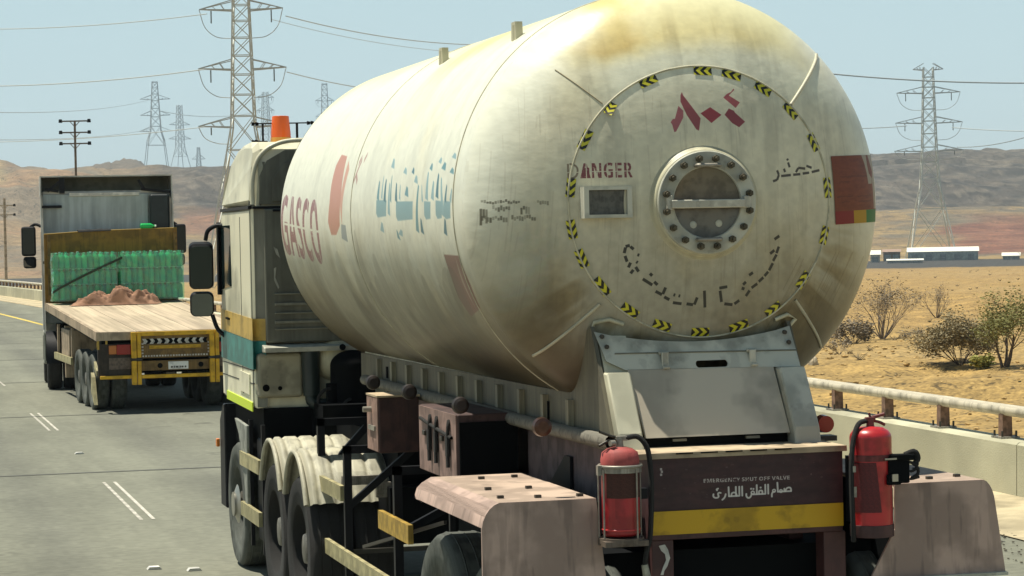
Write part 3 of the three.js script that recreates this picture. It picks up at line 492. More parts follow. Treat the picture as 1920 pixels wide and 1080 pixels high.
  const cover = []; for (let i = 0; i <= 14; i++) { const u = i / 14; cover.push([lerp(3.465, 4.50, u), 2.175 - .062 * Math.sin(u * Math.PI) ** .8]); } cover.push([4.51, 1.975], [3.59, 1.985], [3.50, 2.03], [3.465, 2.175 - .001]);
  const cov = panel(cover.slice(0, -1), .012, M.greyLight, 'cabinet_cover', tank, [slot]);
  mk('cover_fold', cyl([3.55, 2.066, lean(2.066) + .003], [4.505, 2.056, lean(2.056) + .003], .004, .004, 6), M.grey, cov);
  for (const x of [3.80, 4.262]) { const h = mk('cover_hinge', [cbox(x, 2.03, lean(2.03) + .012, .034, .075, .016, .004), cyl([x - .024, 2.062, lean(2.062) + .014], [x + .024, 2.062, lean(2.062) + .014], .009, .009, 8), cyl([x - .016, 1.992, lean(1.992) + .014], [x + .016, 1.992, lean(1.992) + .014], .008, .008, 8)], M.greyLight, cov); }
  for (const [x, y] of [[3.50, 2.15], [3.515, 2.10], [4.465, 2.145], [4.475, 2.095]]) mk('cover_screw', cyl([x, y, lean(y)], [x, y, lean(y) + .014], .012, .011, 8), M.darkSteel, cov);
  panel([[3.60, 1.988], [4.365, 1.978], [4.375, 1.66], [3.625, 1.66]], .02, mat([.58, .53, .43], { map: dirtT, rep: .45, rough: .6 }), 'cabinet_door');
  for (const s of [-1, 1]) {
    const x0 = s < 0 ? 3.475 : 4.378, x1 = s < 0 ? 3.597 : 4.515;
    const leg = extrX([[lean(1.975) - .12, 1.975], [lean(1.975) + .05, 1.975], [lean(1.69) + .06, 1.69], [lean(1.60) + .03, 1.60], [lean(1.6) - .16, 1.60]], x0, x1, .008);
    mk('cabinet_leg', leg, s < 0 ? M.creamClean : M.greyLight, tank);  // left leg cream, right grey: sunlit and shaded tones put into the paint
  }
  mk('cabinet_side', extrX([[lean(2.15) - .2, 2.15], [lean(2.15) - .016, 2.15], [lean(1.97) - .016, 1.97], [lean(1.97) - .25, 1.97]], 3.485, 3.63), M.creamClean, tank);
  mk('cabinet_interior', box(3.6, 4.37, 1.60, 1.965, -11.95, -11.70), M.black, tank);
  mk('cabinet_gap', box(3.60, 4.375, 1.606, 1.656, -11.62, -11.43), M.black, tank);
  for (const x of [3.80, 4.18]) mk('gap_catch', cbox(x, 1.645, -11.40, .07, .012, .02), M.grey, tank);
  // rear frame box with stencilled panel
  const vc = document.createElement('canvas'); vc.width = 1024; vc.height = 304; { const g = vc.getContext('2d'); g.fillStyle = '#3a2023'; g.fillRect(0, 0, 1024, 304);
    for (let i = 0; i < 900; i++) { g.globalAlpha = .07; g.fillStyle = rnd() > .55 ? '#5a3b3d' : '#1e0f13'; g.beginPath(); g.ellipse(rnd(1024), rnd(304), rnd(5, 70), rnd(4, 30), 0, 0, 7); g.fill(); }
    for (let i = 0; i < 60; i++) { g.globalAlpha = rnd(.1, .4); g.fillStyle = '#8d7c74'; g.fillRect(rnd(1024), rnd(304), rnd(2, 16), rnd(1, 8)); }
    const X = x => (x - 3.545) / .985 * 1024, Y = y => (1.60 - y) / .265 * 304; g.globalAlpha = .85; g.fillStyle = '#c8c2bb'; g.font = 'bold 30px sans-serif'; g.save(); g.translate(X(3.815), Y(1.462)); g.rotate(.008); g.scale((X(4.258) - X(3.815)) / g.measureText('EMERGENCY SHUT OFF VALVE').width, .95); g.fillText('EMERGENCY SHUT OFF VALVE', 0, 0); g.restore();
    g.globalCompositeOperation = 'source-atop'; g.fillStyle = '#3a2023'; g.globalAlpha = .75; for (let i = 0; i < 60; i++) g.fillRect(rnd(X(3.8), X(4.26)), rnd(Y(1.49), Y(1.455)), rnd(2, 8), rnd(2, 14));
    // joined Arabic script under it, drawn stroke by stroke from the right (u = one alif)
    g.globalAlpha = .92; g.strokeStyle = '#d6d2cc'; g.fillStyle = '#d6d2cc'; g.lineCap = g.lineJoin = 'round';
    const u = .052 / .985 * 1024; let ox = 4.262;
    const T = (x, y) => [X(ox) + x * u, Y(1.388 + .012 * Math.abs((ox - 4.05) / .2)) - y * u];
    const path = (...p) => { g.lineWidth = .17 * u; g.beginPath(); g.moveTo(...T(p[0], p[1])); for (let k = 2; k < p.length; k += 4) g.quadraticCurveTo(...T(p[k], p[k + 1]), ...T(p[k + 2], p[k + 3])); g.stroke(); };
    const line = (...p) => { g.lineWidth = .17 * u; g.beginPath(); for (let k = 0; k < p.length; k += 2) g[k ? 'lineTo' : 'moveTo'](...T(p[k], p[k + 1])); g.stroke(); };
    const dot = (x, y) => { g.beginPath(); g.arc(...T(x, y), .1 * u, 0, 7); g.fill(); };
    const ringAt = (x, y, r) => { g.lineWidth = .14 * u; g.beginPath(); g.arc(...T(x, y), r * u, 0, 7); g.stroke(); };
    path(0, .05, .02, .42, -.22, .40, -.5, .38, -.55, .02); line(0, .02, -.66, .02, -.66, .3); line(-.66, .02, -1.3, .02); ringAt(-1.0, .08, .13); line(-1.3, .02, -1.34, .95);
    ringAt(-1.68, .14, .13); path(-1.62, .03, -1.95, .05, -1.9, -.45);
    ox -= .052 * 2.25; line(0, .95, 0, .02); line(-.28, .95, -.28, .02, -1.5, .02); path(-.6, .02, -.5, .4, -.75, .38, -1.0, .36, -.88, .02); dot(-.74, .68); line(-1.12, .95, -1.12, .02); ringAt(-1.52, .2, .15); path(-1.62, .1, -1.75, -.4, -2.0, -.3, -2.2, -.2, -2.15, .1); dot(-1.45, .58); dot(-1.68, .6);
    ox -= .052 * 2.55; line(0, .95, 0, .02); line(-.28, .95, -.28, .02, -1.3, .02); path(-.55, .02, -.55, .4, -.85, .38, -1.1, .34, -1.05, .02); line(-.62, .95, -.62, .1); line(-1.3, .02, -1.33, .95); path(-1.62, .25, -1.66, -.1, -1.95, -.3); path(-2.1, .4, -2.4, .5, -2.35, .22, -2.2, -.1, -2.6, -.08, -2.9, 0, -2.8, .3); path(-2.35, .85, -2.55, .8, -2.45, .68);
    g.globalAlpha = .8; g.lineWidth = 5; for (const [x, y] of [[60, 70], [64, 84], [60, 100]]) g.strokeRect(x, y, 6, 8); }
  const vt = new THREE.CanvasTexture(vc); vt.colorSpace = THREE.SRGBColorSpace;
  const back = mk('rear_frame_box', [box(3.545, 4.53, 1.195, 1.598, -11.45, -11.103, .006)], M.maroon, tank);
  mk('stencilled_panel', grid(4, 2, (u, v) => [3.545 + .985 * u, 1.335 + .265 * v, -11.0995]), new THREE.MeshStandardMaterial({ map: vt, roughness: .6, side: THREE.DoubleSide }), tank);
  mk('yellow_band', box(3.547, 4.528, 1.222, 1.334, -11.112, -11.094), M.yellow, tank);
  mk('frame_top_plate', [box(3.49, 4.55, 1.599, 1.612, -11.62, -11.09), box(3.49, 4.55, 1.585, 1.60, -11.104, -11.088)], M.dustAndLitTop, tank);
  for (let k = 0; k < 5; k++) mk('plate_slot', cbox(3.72 + k * .125, 1.6075, -11.086, .085, .006, .006), M.black, tank);
  for (const [x0, x1] of [[3.555, 3.665], [4.43, 4.545]]) mk('frame_leg', [box(x0, x1, .62, 1.196, -11.22, -11.11, .006)], M.maroon, tank);
  const sp = mk('paint_splash', [extrZ([[3.60, 1.17], [3.63, 1.175], [3.645, 1.15], [3.655, 1.11], [3.64, 1.07], [3.625, 1.05], [3.62, 1.03], [3.605, 1.03], [3.62, 1.07], [3.635, 1.10], [3.63, 1.13], [3.612, 1.145]].map(([x, y]) => [x - .01, y]), -11.109, -11.106)], M.white, tank);
  for (const x of [3.60, 4.42]) mk('chassis_rail', box(x - .04, x + .04, 1.12, 1.59, -17.3, -11.45, .01), M.maroon, tank);
  for (let k = 0; k < 5; k++) mk('cross_member', box(3.64, 4.38, 1.15, 1.35, -16.6 + k * 1.15, -16.5 + k * 1.15), M.black, tank);
  mk('underbody', box(3.2, 4.8, .55, 1.12, -13.6, -11.3), M.black, tank);
  // fenders over the rear axles
  for (const s of [-1, 1]) {
    const o = XC - .015, X = k => o + s * k; // k = metres out from the middle
    const xi = X(.755), xo = X(s < 0 ? 1.31 : 1.285);
    const mm = (a, b) => [Math.min(a, b), Math.max(a, b)];
    const [a, b] = mm(xi, X(1.225));
    const prof = [[-12.60, 1.29], [-12.585, 1.345], [-12.54, 1.388], [-12.47, 1.412], [-12.38, 1.42], [-11.04, 1.42], [-11.04, 1.405], [-12.38, 1.405], [-12.46, 1.398], [-12.53, 1.375], [-12.57, 1.335], [-12.585, 1.29]];
    const top = mk('fender_top', extrX(prof, a, b), M.fenderTop, tank);
    mk('fender_lip', [grid(3, 7, (u, v) => { const i = Math.round(v * 7), q = [[-12.60, 1.29, .01, .13], [-12.585, 1.345, .04, .10], [-12.54, 1.388, .065, .06], [-12.47, 1.412, .08, .02], [-12.38, 1.42, .085, 0], [-11.9, 1.42, .085, 0], [-11.4, 1.42, .085, 0], [-11.04, 1.42, .085, 0]][i], a = u * Math.PI / 2; return [lerp(X(1.225), xo, i ? Math.sin(a * .9) / Math.sin(Math.PI * .45) : u * .6), q[1] - q[2] * (1 - Math.cos(a)) - .03 * u * (i > 2), q[0] + q[3] * u]; })].map(g => { g.userData.keepUV = false; return g; }), M.fender, tank);
    const lipC = [5, 4, 3, 2, 1, 0].map(i => { const u = i / 5, a = u * Math.PI / 2; return [lerp(X(1.225), xo, Math.sin(a * .9) / Math.sin(Math.PI * .45)), 1.42 - .085 * (1 - Math.cos(a)) - .03 * u]; });
    const fp = s < 0 ? [[xo, .93], ...lipC, [xi, 1.42], [X(.70), .93]] : [...lipC, [xi, 1.42], [xi - .0, 1.2], [X(.62), .96], [X(1.335), .96]];
    mk('fender_rear_plate', extrZ(fp, -11.045, -11.03), M.fender, tank);
    if (s > 0) { const g = extrZ([[X(1.335), .95], [X(.6), .95], [X(.6), .965], [X(1.335), .965]], -11.06, -11.0); mk('fender_rim', g, M.greyLight, tank); mk('fender_side', grid(1, 1, (u, v) => [lerp(X(1.268), X(1.338), 1 - v), lerp(1.335, .96, 1 - v), -11.04 - .6 * u]), M.fender, tank); }
    mk('fender_inner', box(...mm(X(.74), X(.755)), .5, 1.40, -12.6, -11.05), M.black, tank);
    for (const [k, z] of [[1.03, -12.16], [.85, -12.18], [1.13, -11.62], [.93, -11.60], [1.17, -11.22], [1.0, -11.17], [.80, -11.15]]) mk('fender_bolt', cbox(X(k), 1.427, z, .03, .014, .024), M.darkSteel, top);
  }
  for (const z of [-12.60, -11.49]) for (const s of [-1, 1]) for (const k of [1.045, .71]) wheel(XC + s * k, z, .55, s, tank);
  for (const z of [-12.50, -11.47]) mk('axle', cyl([3.2, .525, z], [4.85, .525, z], .06), M.black, tank);
  // guard frames and boards along the left side
  const gf = (name, z, y1, y0, arm) => { const f = mk(name, [cbox(2.965, (y0 + y1) / 2, z, .05, y1 - y0, .05), box(2.94, 2.94 + arm, y1 - .05, y1, z - .025, z + .025), beam([2.94 + arm - .03, y1 - .02, z], [2.97, y1 - .40, z], .04, .045)], M.frame, tank); return f; };
  gf('guard_frame', -16.7, 1.43, .30, .42); gf('guard_frame', -15.74, 1.315, .25, .52); gf('guard_frame', -14.16, 1.315, .2, .85);
  mk('guard_frame', [box(3.3, 3.7, 1.27, 1.315, -14.2, -12.7), cbox(2.965, .9, -12.75, .03, .95, .03)], M.frame, tank);
  mk('side_board', cbox(2.93, 1.005, -16.38, .03, .10, 1.28), M.creamBoard, tank);
  mk('side_board', cbox(2.93, .595, -15.7, .03, .10, 2.8), M.creamBoard, tank);
  mk('side_board', cbox(2.93, .97, -14.08, .03, .11, .86), M.yellowDull, tank);
  for (const [p, q, w] of [[[2.95, .64, -16.7], [3.5, .64, -16.7], .03], [[2.95, .62, -15.75], [3.5, .62, -15.75], .03], [[2.96, .72, -15.2], [3.1, 1.05, -13.5], .02]]) mk('cross_bar', beam(p, q, w, w), M.darkSteel, tank);
  mk('tool_box', box(3.08, 3.345, 1.30, 1.655, -15.6, -15.245, .012), mat([.075, .035, .032], { map: wornT, rep: 1.1, rough: .7 }), tank);
  const tb = tank.children[tank.children.length - 1];
  mk('box_lit_side', box(3.074, 3.081, 1.31, 1.65, -15.59, -15.255), mat([.36, .235, .19], { map: wornT, rep: 1.4, rough: .8 }), tb); mk('box_lid', box(3.072, 3.35, 1.654, 1.666, -15.605, -15.24), M.dustAndLitTop, tb);  // side and lid paler than the box: sunlight on them painted in
  mk('box_latch', [cyl([3.02, 1.57, -15.45], [3.08, 1.57, -15.45], .018, .018, 8), box(3.06, 3.085, 1.44, 1.47, -15.5, -15.3)], M.steel, tb);
  mk('tool_box', box(3.09, 3.44, 1.30, 1.685, -14.08, -13.12, .012), mat([.085, .05, .048], { map: wornT, rep: 1.2, rough: .7 }), tank);
  const tb2 = tank.children[tank.children.length - 1];
  mk('box_lit_side', box(3.084, 3.091, 1.31, 1.68, -14.07, -13.13), mat([.30, .205, .18], { map: wornT, rep: 1.2, rough: .8 }), tb2);  // left face coloured paler for the light it catches
  mk('box_shaded_back', box(3.10, 3.43, 1.31, 1.64, -13.119, -13.105), M.black, tb2);  // rear face in shade, painted black
  mk('box_strap', tube([[3.075, 1.61, -14.0], [3.072, 1.58, -13.6], [3.075, 1.55, -13.2]], .010, 12, 6), M.rubber, tb2);
  for (const z of [-13.75, -13.58, -13.28]) mk('box_strap', [tube([[3.08, 1.64, z], [3.072, 1.62, z + .02], [3.07, 1.50, z], [3.068, 1.38, z + .01]], .011, 14, 6), cbox(3.07, 1.50, z, .02, .12, .05, .006)], M.rubber, tb2);
  for (const z of [-13.9, -13.45]) mk('box_latch', cbox(3.078, 1.53, z, .02, .03, .06, .005), M.darkSteel, tb2);
  mk('chassis_plate', box(3.46, 3.475, 1.18, 1.60, -13.0, -11.5), mat([.14, .105, .11], { map: wornT, rep: 1, rough: .8 }), tank);
  mk('chassis_brace', extrX([[-12.75, 1.2], [-12.1, 1.2], [-12.1, 1.52], [-12.2, 1.52]], 3.44, 3.456), M.frame, tank);
  const lampM = mat([.022, .014, .012], { rough: .5, rep: 3 });
  for (const [z, m] of [[-15.24, lampM], [-14.157, lampM], [-12.855, lampM], [-11.19, mat([.11, .055, .04], { rough: .3, metal: .6, rep: 4 })]]) { const x = 3.05; mk('marker_disc', [cyl([x, 1.752, z - .02], [x, 1.752, z + .012], .047, .043, 24), cyl([x, 1.752, z + .012], [x, 1.752, z + .02], .043, .028, 24)], m, tank); }
  const rl = mk('tail_lamp', [cyl([4.60, 1.686, -11.53], [4.60, 1.686, -11.475], .046, .042, 24)], M.redLamp, tank);
  mk('lamp_bracket', box(4.50, 4.655, 1.602, 1.628, -11.56, -11.47), M.darkSteel, tank);
  for (const s of [-1, 1]) mk('suspension_arm', [beam([XC + s * .62, 1.1, -13.4], [XC + s * .62, .55, -12.5], .08, .1), beam([XC + s * .62, 1.1, -12.4], [XC + s * .62, .55, -11.5], .08, .1)], M.black, tank);
}

// ---------- fire extinguishers at the trailer's rear corners ----------
{
  const x = 3.371, z = -11.0;
  const e = thing('fire_extinguisher', 'dusty red fire extinguisher in a wire cage left of the stencilled panel', 'fire extinguisher', [x, 1.2, z], 'fire extinguishers on the tank trailer');
  const R = .090, lathe = (p, m, n) => mk(n, new THREE.LatheGeometry(p.map(q => new THREE.Vector2(q[0], q[1])), 32).translate(x, 0, z), m, e);
  lathe([[.001, 1.245], [.085, 1.245], [R, 1.26], [R, 1.575]], M.red, 'cylinder');
  lathe([[R + .001, 1.572], [R + .002, 1.60], [.085, 1.635], [.06, 1.652], [.03, 1.66], [.001, 1.662]], M.redDusty, 'shoulder');
  mk('base_line', new THREE.TorusGeometry(R, .004, 6, 32).rotateX(Math.PI / 2).translate(x, 1.275, z), mat([.62, .06, .06], { rough: .3, map: null }), e);
  mk('dark_patch', grid(8, 2, (u, v) => { const a = (u - .45) * 2.4; return [x + (R + .0015) * Math.sin(a), 1.425 + .125 * v, z + (R + .0015) * Math.cos(a)]; }), mat([.075, .025, .018], { map: wornT, rep: 5, rough: .8 }), e);  // plain darker patch round the upper cylinder
  const cage = mk('cage_rim', [new THREE.TorusGeometry(.100, .008, 6, 40).rotateX(Math.PI / 2).translate(x, 1.572, z), new THREE.CylinderGeometry(.101, .101, .025, 40, 1, true).translate(x, 1.555, z), cbox(x - .108, 1.555, z + .02, .022, .045, .03)], M.galv, e);
  for (const a of [-1.75, -1.15, .55, 1.7]) mk('cage_bar', cyl([x + .103 * Math.sin(a), 1.225, z + .103 * Math.cos(a)], [x + .103 * Math.sin(a), 1.56, z + .103 * Math.cos(a)], .0045, .0045, 6), M.galv, e);
  mk('cage_tray', [cyl([x, 1.212, z], [x, 1.236, z], .108, .108, 32), box(x - .105, x + .105, 1.200, 1.226, z - .12, z + .095)], mat([.15, .12, .095], { map: wornT, rep: 4, rough: .7 }), e);
  const hd = mk('valve_head', [cyl([x, 1.655, z], [x, 1.70, z], .02, .016, 12), cbox(x + .01, 1.70, z, .06, .022, .022, .004), cyl([x - .03, 1.68, z + .02], [x - .055, 1.68, z + .03], .014, .014, 10)], M.galv, e);
  mk('carry_handle', [tube([[x + .02, 1.70, z], [x - .04, 1.712, z], [x - .10, 1.735, z + .01]], .007, 12, 6), tube([[x + .01, 1.69, z], [x - .05, 1.69, z], [x - .10, 1.668, z]], .007, 12, 6)], M.darkSteel, e);
  mk('hose', tube([[x + .03, 1.70, z], [x + .085, 1.705, z + .01], [x + .125, 1.66, z + .02], [x + .14, 1.58, z + .025], [x + .145, 1.45, z + .025], [x + .142, 1.32, z + .02], [x + .135, 1.22, z + .015], [x + .118, 1.15, z + .01], [x + .112, 1.08, z]], .0125, 60, 8), M.rubber, e);
  mk('nozzle', cyl([x + .112, 1.10, z], [x + .135, .98, z], .016, .022, 10), mat([.40, .40, .33], { rep: 3, rough: .6 }), e);
  mk('mounting_bracket', box(x - .02, x + .16, 1.40, 1.45, z - .13, z - .085), M.frame, e);
}
{
  const x = 4.636, z = -11.0;
  const e = thing('fire_extinguisher', 'large bright red fire extinguisher with black clamp right of the stencilled panel', 'fire extinguisher', [x, 1.17, z], 'fire extinguishers on the tank trailer');
  const R = .101, lathe = (p, m, n) => mk(n, new THREE.LatheGeometry(p.map(q => new THREE.Vector2(q[0], q[1])), 36).translate(x, 0, z), m, e);
  lathe([[.001, 1.20], [.09, 1.20], [R, 1.215], [R, 1.655], [.098, 1.67], [.085, 1.688], [.06, 1.702], [.02, 1.708], [.001, 1.708]], mat([.50, .025, .032], { rep: 2.2, rough: .33 }), 'cylinder');
  lathe([[R + .003, 1.178], [R + .005, 1.18], [R + .005, 1.235], [R + .002, 1.237]], M.maroon, 'base_ring');
  mk('clamp_band', new THREE.CylinderGeometry(R + .004, R + .004, .03, 36, 1, true).translate(x, 1.56, z), mat([.16, .03, .03], { map: wornT, rep: 4, rough: .6 }), e);
  mk('clamp_shadow', grid(10, 2, (u, v) => { const a = -1.4 + u * 1.5 - v * .25; return [x + (R + .0015) * Math.sin(a), lerp(1.30, 1.54, v), z + (R + .0015) * Math.cos(a)]; }), mat([.12, .012, .015], { map: wornT, rep: 6, rough: .6 }), e);  // shadow below the clamp, painted on as a darker red patch
  const cl = mk('clamp', [cbox(x + .105, 1.50, z + .075, .11, .13, .05, .008), cbox(x + .12, 1.56, z + .08, .13, .03, .06, .006), cbox(x + .075, 1.455, z + .09, .07, .05, .04, .006)], M.black, e);
  mk('clamp_bolt', [cbox(x + .075, 1.465, z + .113, .03, .035, .01), cbox(x + .055, 1.556, z + .112, .06, .008, .006)], M.steel, cl);
  mk('clamp_catch', [tube([[x + .14, 1.57, z + .08], [x + .19, 1.585, z + .09], [x + .205, 1.55, z + .09], [x + .18, 1.52, z + .09]], .014, 16, 6), tube([[x + .15, 1.54, z + .09], [x + .19, 1.52, z + .1], [x + .20, 1.48, z + .1], [x + .165, 1.455, z + .09], [x + .21, 1.462, z + .09]], .008, 20, 6), tube([[x + .16, 1.49, z + .1], [x + .185, 1.50, z + .1], [x + .20, 1.53, z + .1]], .007, 10, 6)], M.rubber, cl);
  const hd = mk('valve_head', [cyl([x, 1.70, z], [x, 1.742, z], .02, .017, 12), cbox(x, 1.742, z, .05, .02, .024, .004)], mat([.20, .04, .04], { rep: 4, rough: .5 }), e);
  mk('carry_handle', [tube([[x - .03, 1.738, z], [x + .02, 1.752, z], [x + .07, 1.765, z + .01]], .009, 12, 6), tube([[x + .01, 1.735, z], [x + .05, 1.725, z], [x + .075, 1.712, z]], .008, 12, 6), cyl([x, 1.752, z], [x - .005, 1.772, z], .006, .006, 6)], mat([.20, .04, .04], { rep: 4, rough: .5 }), e);
  mk('hose', tube([[x - .02, 1.735, z], [x - .065, 1.725, z + .02], [x - .10, 1.67, z + .04], [x - .118, 1.58, z + .05], [x - .122, 1.45, z + .05], [x - .12, 1.33, z + .05], [x - .115, 1.22, z + .045], [x - .108, 1.16, z + .03]], .0125, 60, 8), M.rubber, e);
  mk('hose_clip', [cbox(x - .112, 1.51, z + .055, .016, .03, .02), cbox(x - .108, 1.40, z + .055, .014, .05, .016)], M.galv, e);
  mk('back_bracket', box(x - .08, x + .03, 1.24, 1.56, z - .13, z - .085), M.frame, e);
}

// ---------- the tractor pulling the tank ----------
const trac = thing('tractor_truck', 'cream tractor truck with teal and yellow stripes and orange beacon pulling the tank', 'truck', [4.02, 0, -19.5]);
{
  const x0 = 2.85, x1 = 5.19, zb = -18.92, zf = -20.72;
  // body: side outline extruded across, then the roof fairing
  const cabSide = [[zb - .09, 1.36], [zb - .09, 2.93], [zf + .12, 2.93], [zf + .02, 2.75], [zf, 2.2], [zf - .02, 1.7], [zf, 1.36]];
  mk('cab_body', [extrX(cabSide, x0, x1, .03)], M.creamClean, trac);
  const roofSide = [[zb - .06, 2.935], [zb - .06, 3.25], [zb - .09, 3.38], [zb - .18, 3.44], [zb - .55, 3.455], [zb - .95, 3.44], [zb - 1.28, 3.34], [zb - 1.52, 3.15], [zf + .12, 2.94]];
  { const g = extrX(roofSide, x0 + .0, x1, .05), p = g.attributes.position; for (let i = 0; i < p.count; i++) { const y = p.getY(i), k = sstep(3.05, 3.45, y) * .05; const c = (x0 + x1) / 2; p.setX(i, c + (p.getX(i) - c) * (1 - k / 1.17)); } g.computeVertexNormals(); mk('roof_fairing', g, M.creamClean, trac); }
  mk('roof_edge', tube([[x0 + .02, 2.95, zb - .05], [x0 + .03, 3.18, zb - .05], [x0 + .09, 3.33, zb - .06], [x0 + .24, 3.425, zb - .07], [x0 + .6, 3.45, zb - .07], [x1 - .6, 3.45, zb - .07], [x1 - .2, 3.42, zb - .07], [x1 - .04, 3.18, zb - .05], [x1 - .03, 2.95, zb - .05]], .018, 80, 8), M.creamClean, trac);
  mk('fairing_back', extrZ([[x0 + .07, 2.95], [x0 + .08, 3.17], [x0 + .14, 3.29], [x0 + .28, 3.37], [x1 - .28, 3.37], [x1 - .10, 3.17], [x1 - .09, 2.95]], zb - .06, zb - .035), mat([.20, .205, .17], { map: streakT, rep: .7, rough: .6 }), trac);
  mk('fairing_panel', extrZ([[x0 + .17, 2.97], [x0 + .18, 3.15], [x0 + .26, 3.26], [x0 + .40, 3.33], [x1 - .40, 3.33], [x1 - .2, 3.15], [x1 - .2, 2.97]], zb - .032, zb - .02, .004), mat([.17, .175, .145], { map: streakT, rep: .7, rough: .6 }), trac);
  const back = mk('cab_back', [box(x0 + .10, x1 - .10, 1.87, 2.915, zb - .10, zb - .012, .015), grid(1, 1, (u, v) => [x0 + .004 + .10 * u, 1.37 + 1.55 * v, zb - .115 + .085 * u])].map((g, i) => { g.userData.keepUV = false; return g; }), M.grey, trac);
  mk('corner_panel', [grid(1, 1, (u, v) => { const y = v < .5 ? 2.94 : 3.28; return [x0 - .002 + .09 * u + (v > .5 ? .035 : 0), y, zb - .13 + .08 * u]; })].map(g => { g.userData.keepUV = false; return g; }), M.grey, trac);
  for (const [y, h] of [[2.90, .018], [2.25, .012], [2.17, .022], [2.10, .012], [2.03, .022], [1.975, .012]]) mk('back_rib', box(x0 + .17, x1 - .17, y - h / 2, y + h / 2, zb - .02, zb + .006, .004), y > 2.8 ? M.frame : mat([.27, .275, .23], { map: streakT, rep: .7 }), back);
  for (const [y] of [[2.21], [2.065], [1.93]]) mk('back_groove', box(x0 + .17, x1 - .17, y - .006, y + .006, zb - .02, zb - .010), M.grey, back);
  mk('scrape_mark', [extrZ([[3.02, 2.62], [3.05, 2.60], [3.07, 2.53], [3.04, 2.56]], zb - .011, zb - .007), extrZ([[3.02, 2.45], [3.04, 2.46], [3.03, 2.38], [3.06, 2.30], [3.05, 2.29], [3.02, 2.36]], zb - .011, zb - .007)], M.greyLight, back);
  mk('cab_ledge', [extrX([[zb - .1, 1.865], [zb + .09, 1.835], [zb + .09, 1.80], [zb - .1, 1.79]], x0 + .07, x1 - .1, .006)], M.greyLight, trac);
  mk('ledge_hole', cyl([3.53, 1.825, zb + .085], [3.53, 1.825, zb + .094], .025, .025, 12), M.black, trac);
  // side of the cab: stripes, window, door lines, seam, hi-vis patch
  const side = (pts, t, m, n, par = trac) => mk(n, extrX(pts, x0 - t, x0 - .001), m, par);
  side([[zb - .03, 1.89], [zb - .03, 2.06], [zf + .01, 2.10], [zf, 1.93]], .006, M.stripeYellow, 'yellow_stripe');
  side([[zb - .03, 1.665], [zb - .03, 1.885], [zf, 1.922], [zf - .01, 1.69]], .006, M.teal, 'teal_stripe');
  for (const [n, y0, y1, m] of [['yellow_stripe', 1.89, 2.06, M.stripeYellow], ['teal_stripe', 1.665, 1.885, M.teal]]) mk(n, [grid(1, 1, (u, v) => [x0 + .001 + .10 * u - .004, lerp(y0, y1, v), zb - .108 + .085 * u])].map(g => { g.userData.keepUV = false; return g; }), m, trac);
  side([[zb - .10, 1.335], [zb - .10, 1.405], [zf + .28, 1.425], [zf + .28, 1.355]], .009, M.hivis, 'hi_vis_strip');
  const win = side([[zf + .03, 2.26], [zf + .045, 2.80], [zf + .16, 2.80], [zf + .62, 2.80], [zf + .66, 2.30]], .004, M.glassDark, 'side_window');
  mk('window_seal', [extrX([[zf + .0, 2.22], [zf + .02, 2.83], [zf + .11, 2.83], [zf + .10, 2.22]], x0 - .03, x0 - .006)], M.black, win);
  mk('cab_seam', [box(x0 - .008, x0 + .02, 2.915, 2.94, zf + .1, zb - .1), box(x0 + .02, x1 - .05, 2.915, 2.935, zb - .09, zb - .025)], M.frame, trac);
  mk('door_line', [box(x0 - .003, x0 + .01, 1.45, 2.86, zb - .62, zb - .61), box(x0 - .003, x0 + .01, 1.655, 1.662, zf + .02, zb - .06), box(x0 - .003, x0 + .01, 1.55, 1.557, zf + .02, zb - .06)], M.frame, trac);
  side([[zb - .22, 1.46], [zb - .22, 1.62], [zb - .75, 1.63], [zb - .75, 1.47]], .012, M.creamClean, 'locker_door');
  side([[zb - 1.25, 2.02], [zb - 1.25, 2.035], [zb - 1.42, 2.04], [zb - 1.42, 2.025]], .02, M.black, 'door_handle');
  // below the cab's rear wall
  mk('engine_cover', [box(2.875, 3.235, 1.44, 1.79, -19.3, zb - .02, .03)], mat([.40, .385, .29], { map: dirtT, rep: 1, rough: .6 }), trac);
  const ec = trac.children[trac.children.length - 1];
  for (const [x, y, r] of [[2.94, 1.52, .028], [3.05, 1.515, .017]]) mk('cover_hole', cyl([x, y, zb - .03], [x, y, zb - .016], r, r, 16), M.black, ec);
  mk('air_duct', [cyl([3.29, 1.80, zb], [3.29, 1.45, zb + .02], .075, .065, 16), tube([[3.29, 1.50, zb], [3.30, 1.40, zb + .02], [3.42, 1.38, zb + .04], [3.55, 1.44, zb + .05]], .05, 20, 10)], mat([.02, .035, .035], { rough: .4 }), trac);
  mk('intake_bowl', [new THREE.SphereGeometry(.20, 24, 16).scale(1, .85, .7).translate(3.52, 1.72, zb - .08)], M.cream, trac);
  mk('exhaust_drum', [cyl([3.60, 1.10, zb + .12], [3.60, 1.68, zb + .12], .175, .175, 24), new THREE.SphereGeometry(.175, 24, 12, 0, 6.3, 0, 1.57).scale(1, .7, 1).translate(3.60, 1.68, zb + .12), box(3.30, 3.9, .95, 1.40, zb - .05, zb + .45), cyl([3.44, 1.2, zb + .16], [3.44, 1.55, zb + .16], .06, .06, 14)], M.black, trac);
  mk('cable_coil', [new THREE.TorusGeometry(.09, .014, 8, 24).translate(3.40, 1.42, zb + .2), new THREE.TorusGeometry(.08, .012, 8, 24).rotateY(.5).translate(3.55, 1.35, zb + .28), tube([[3.4, 1.33, zb + .2], [3.5, 1.25, zb + .4], [3.7, 1.3, -18.2], [3.9, 1.5, -17.6]], .014, 24, 6)], M.rubber, trac);
  mk('under_cab', [box(2.92, 5.1, .95, 1.36, -20.5, -18.96), box(3.3, 4.75, .62, 1.0, -20.6, -16.0), box(3.4, 4.6, .95, 1.30, -18.96, -16.2)], M.black, trac);
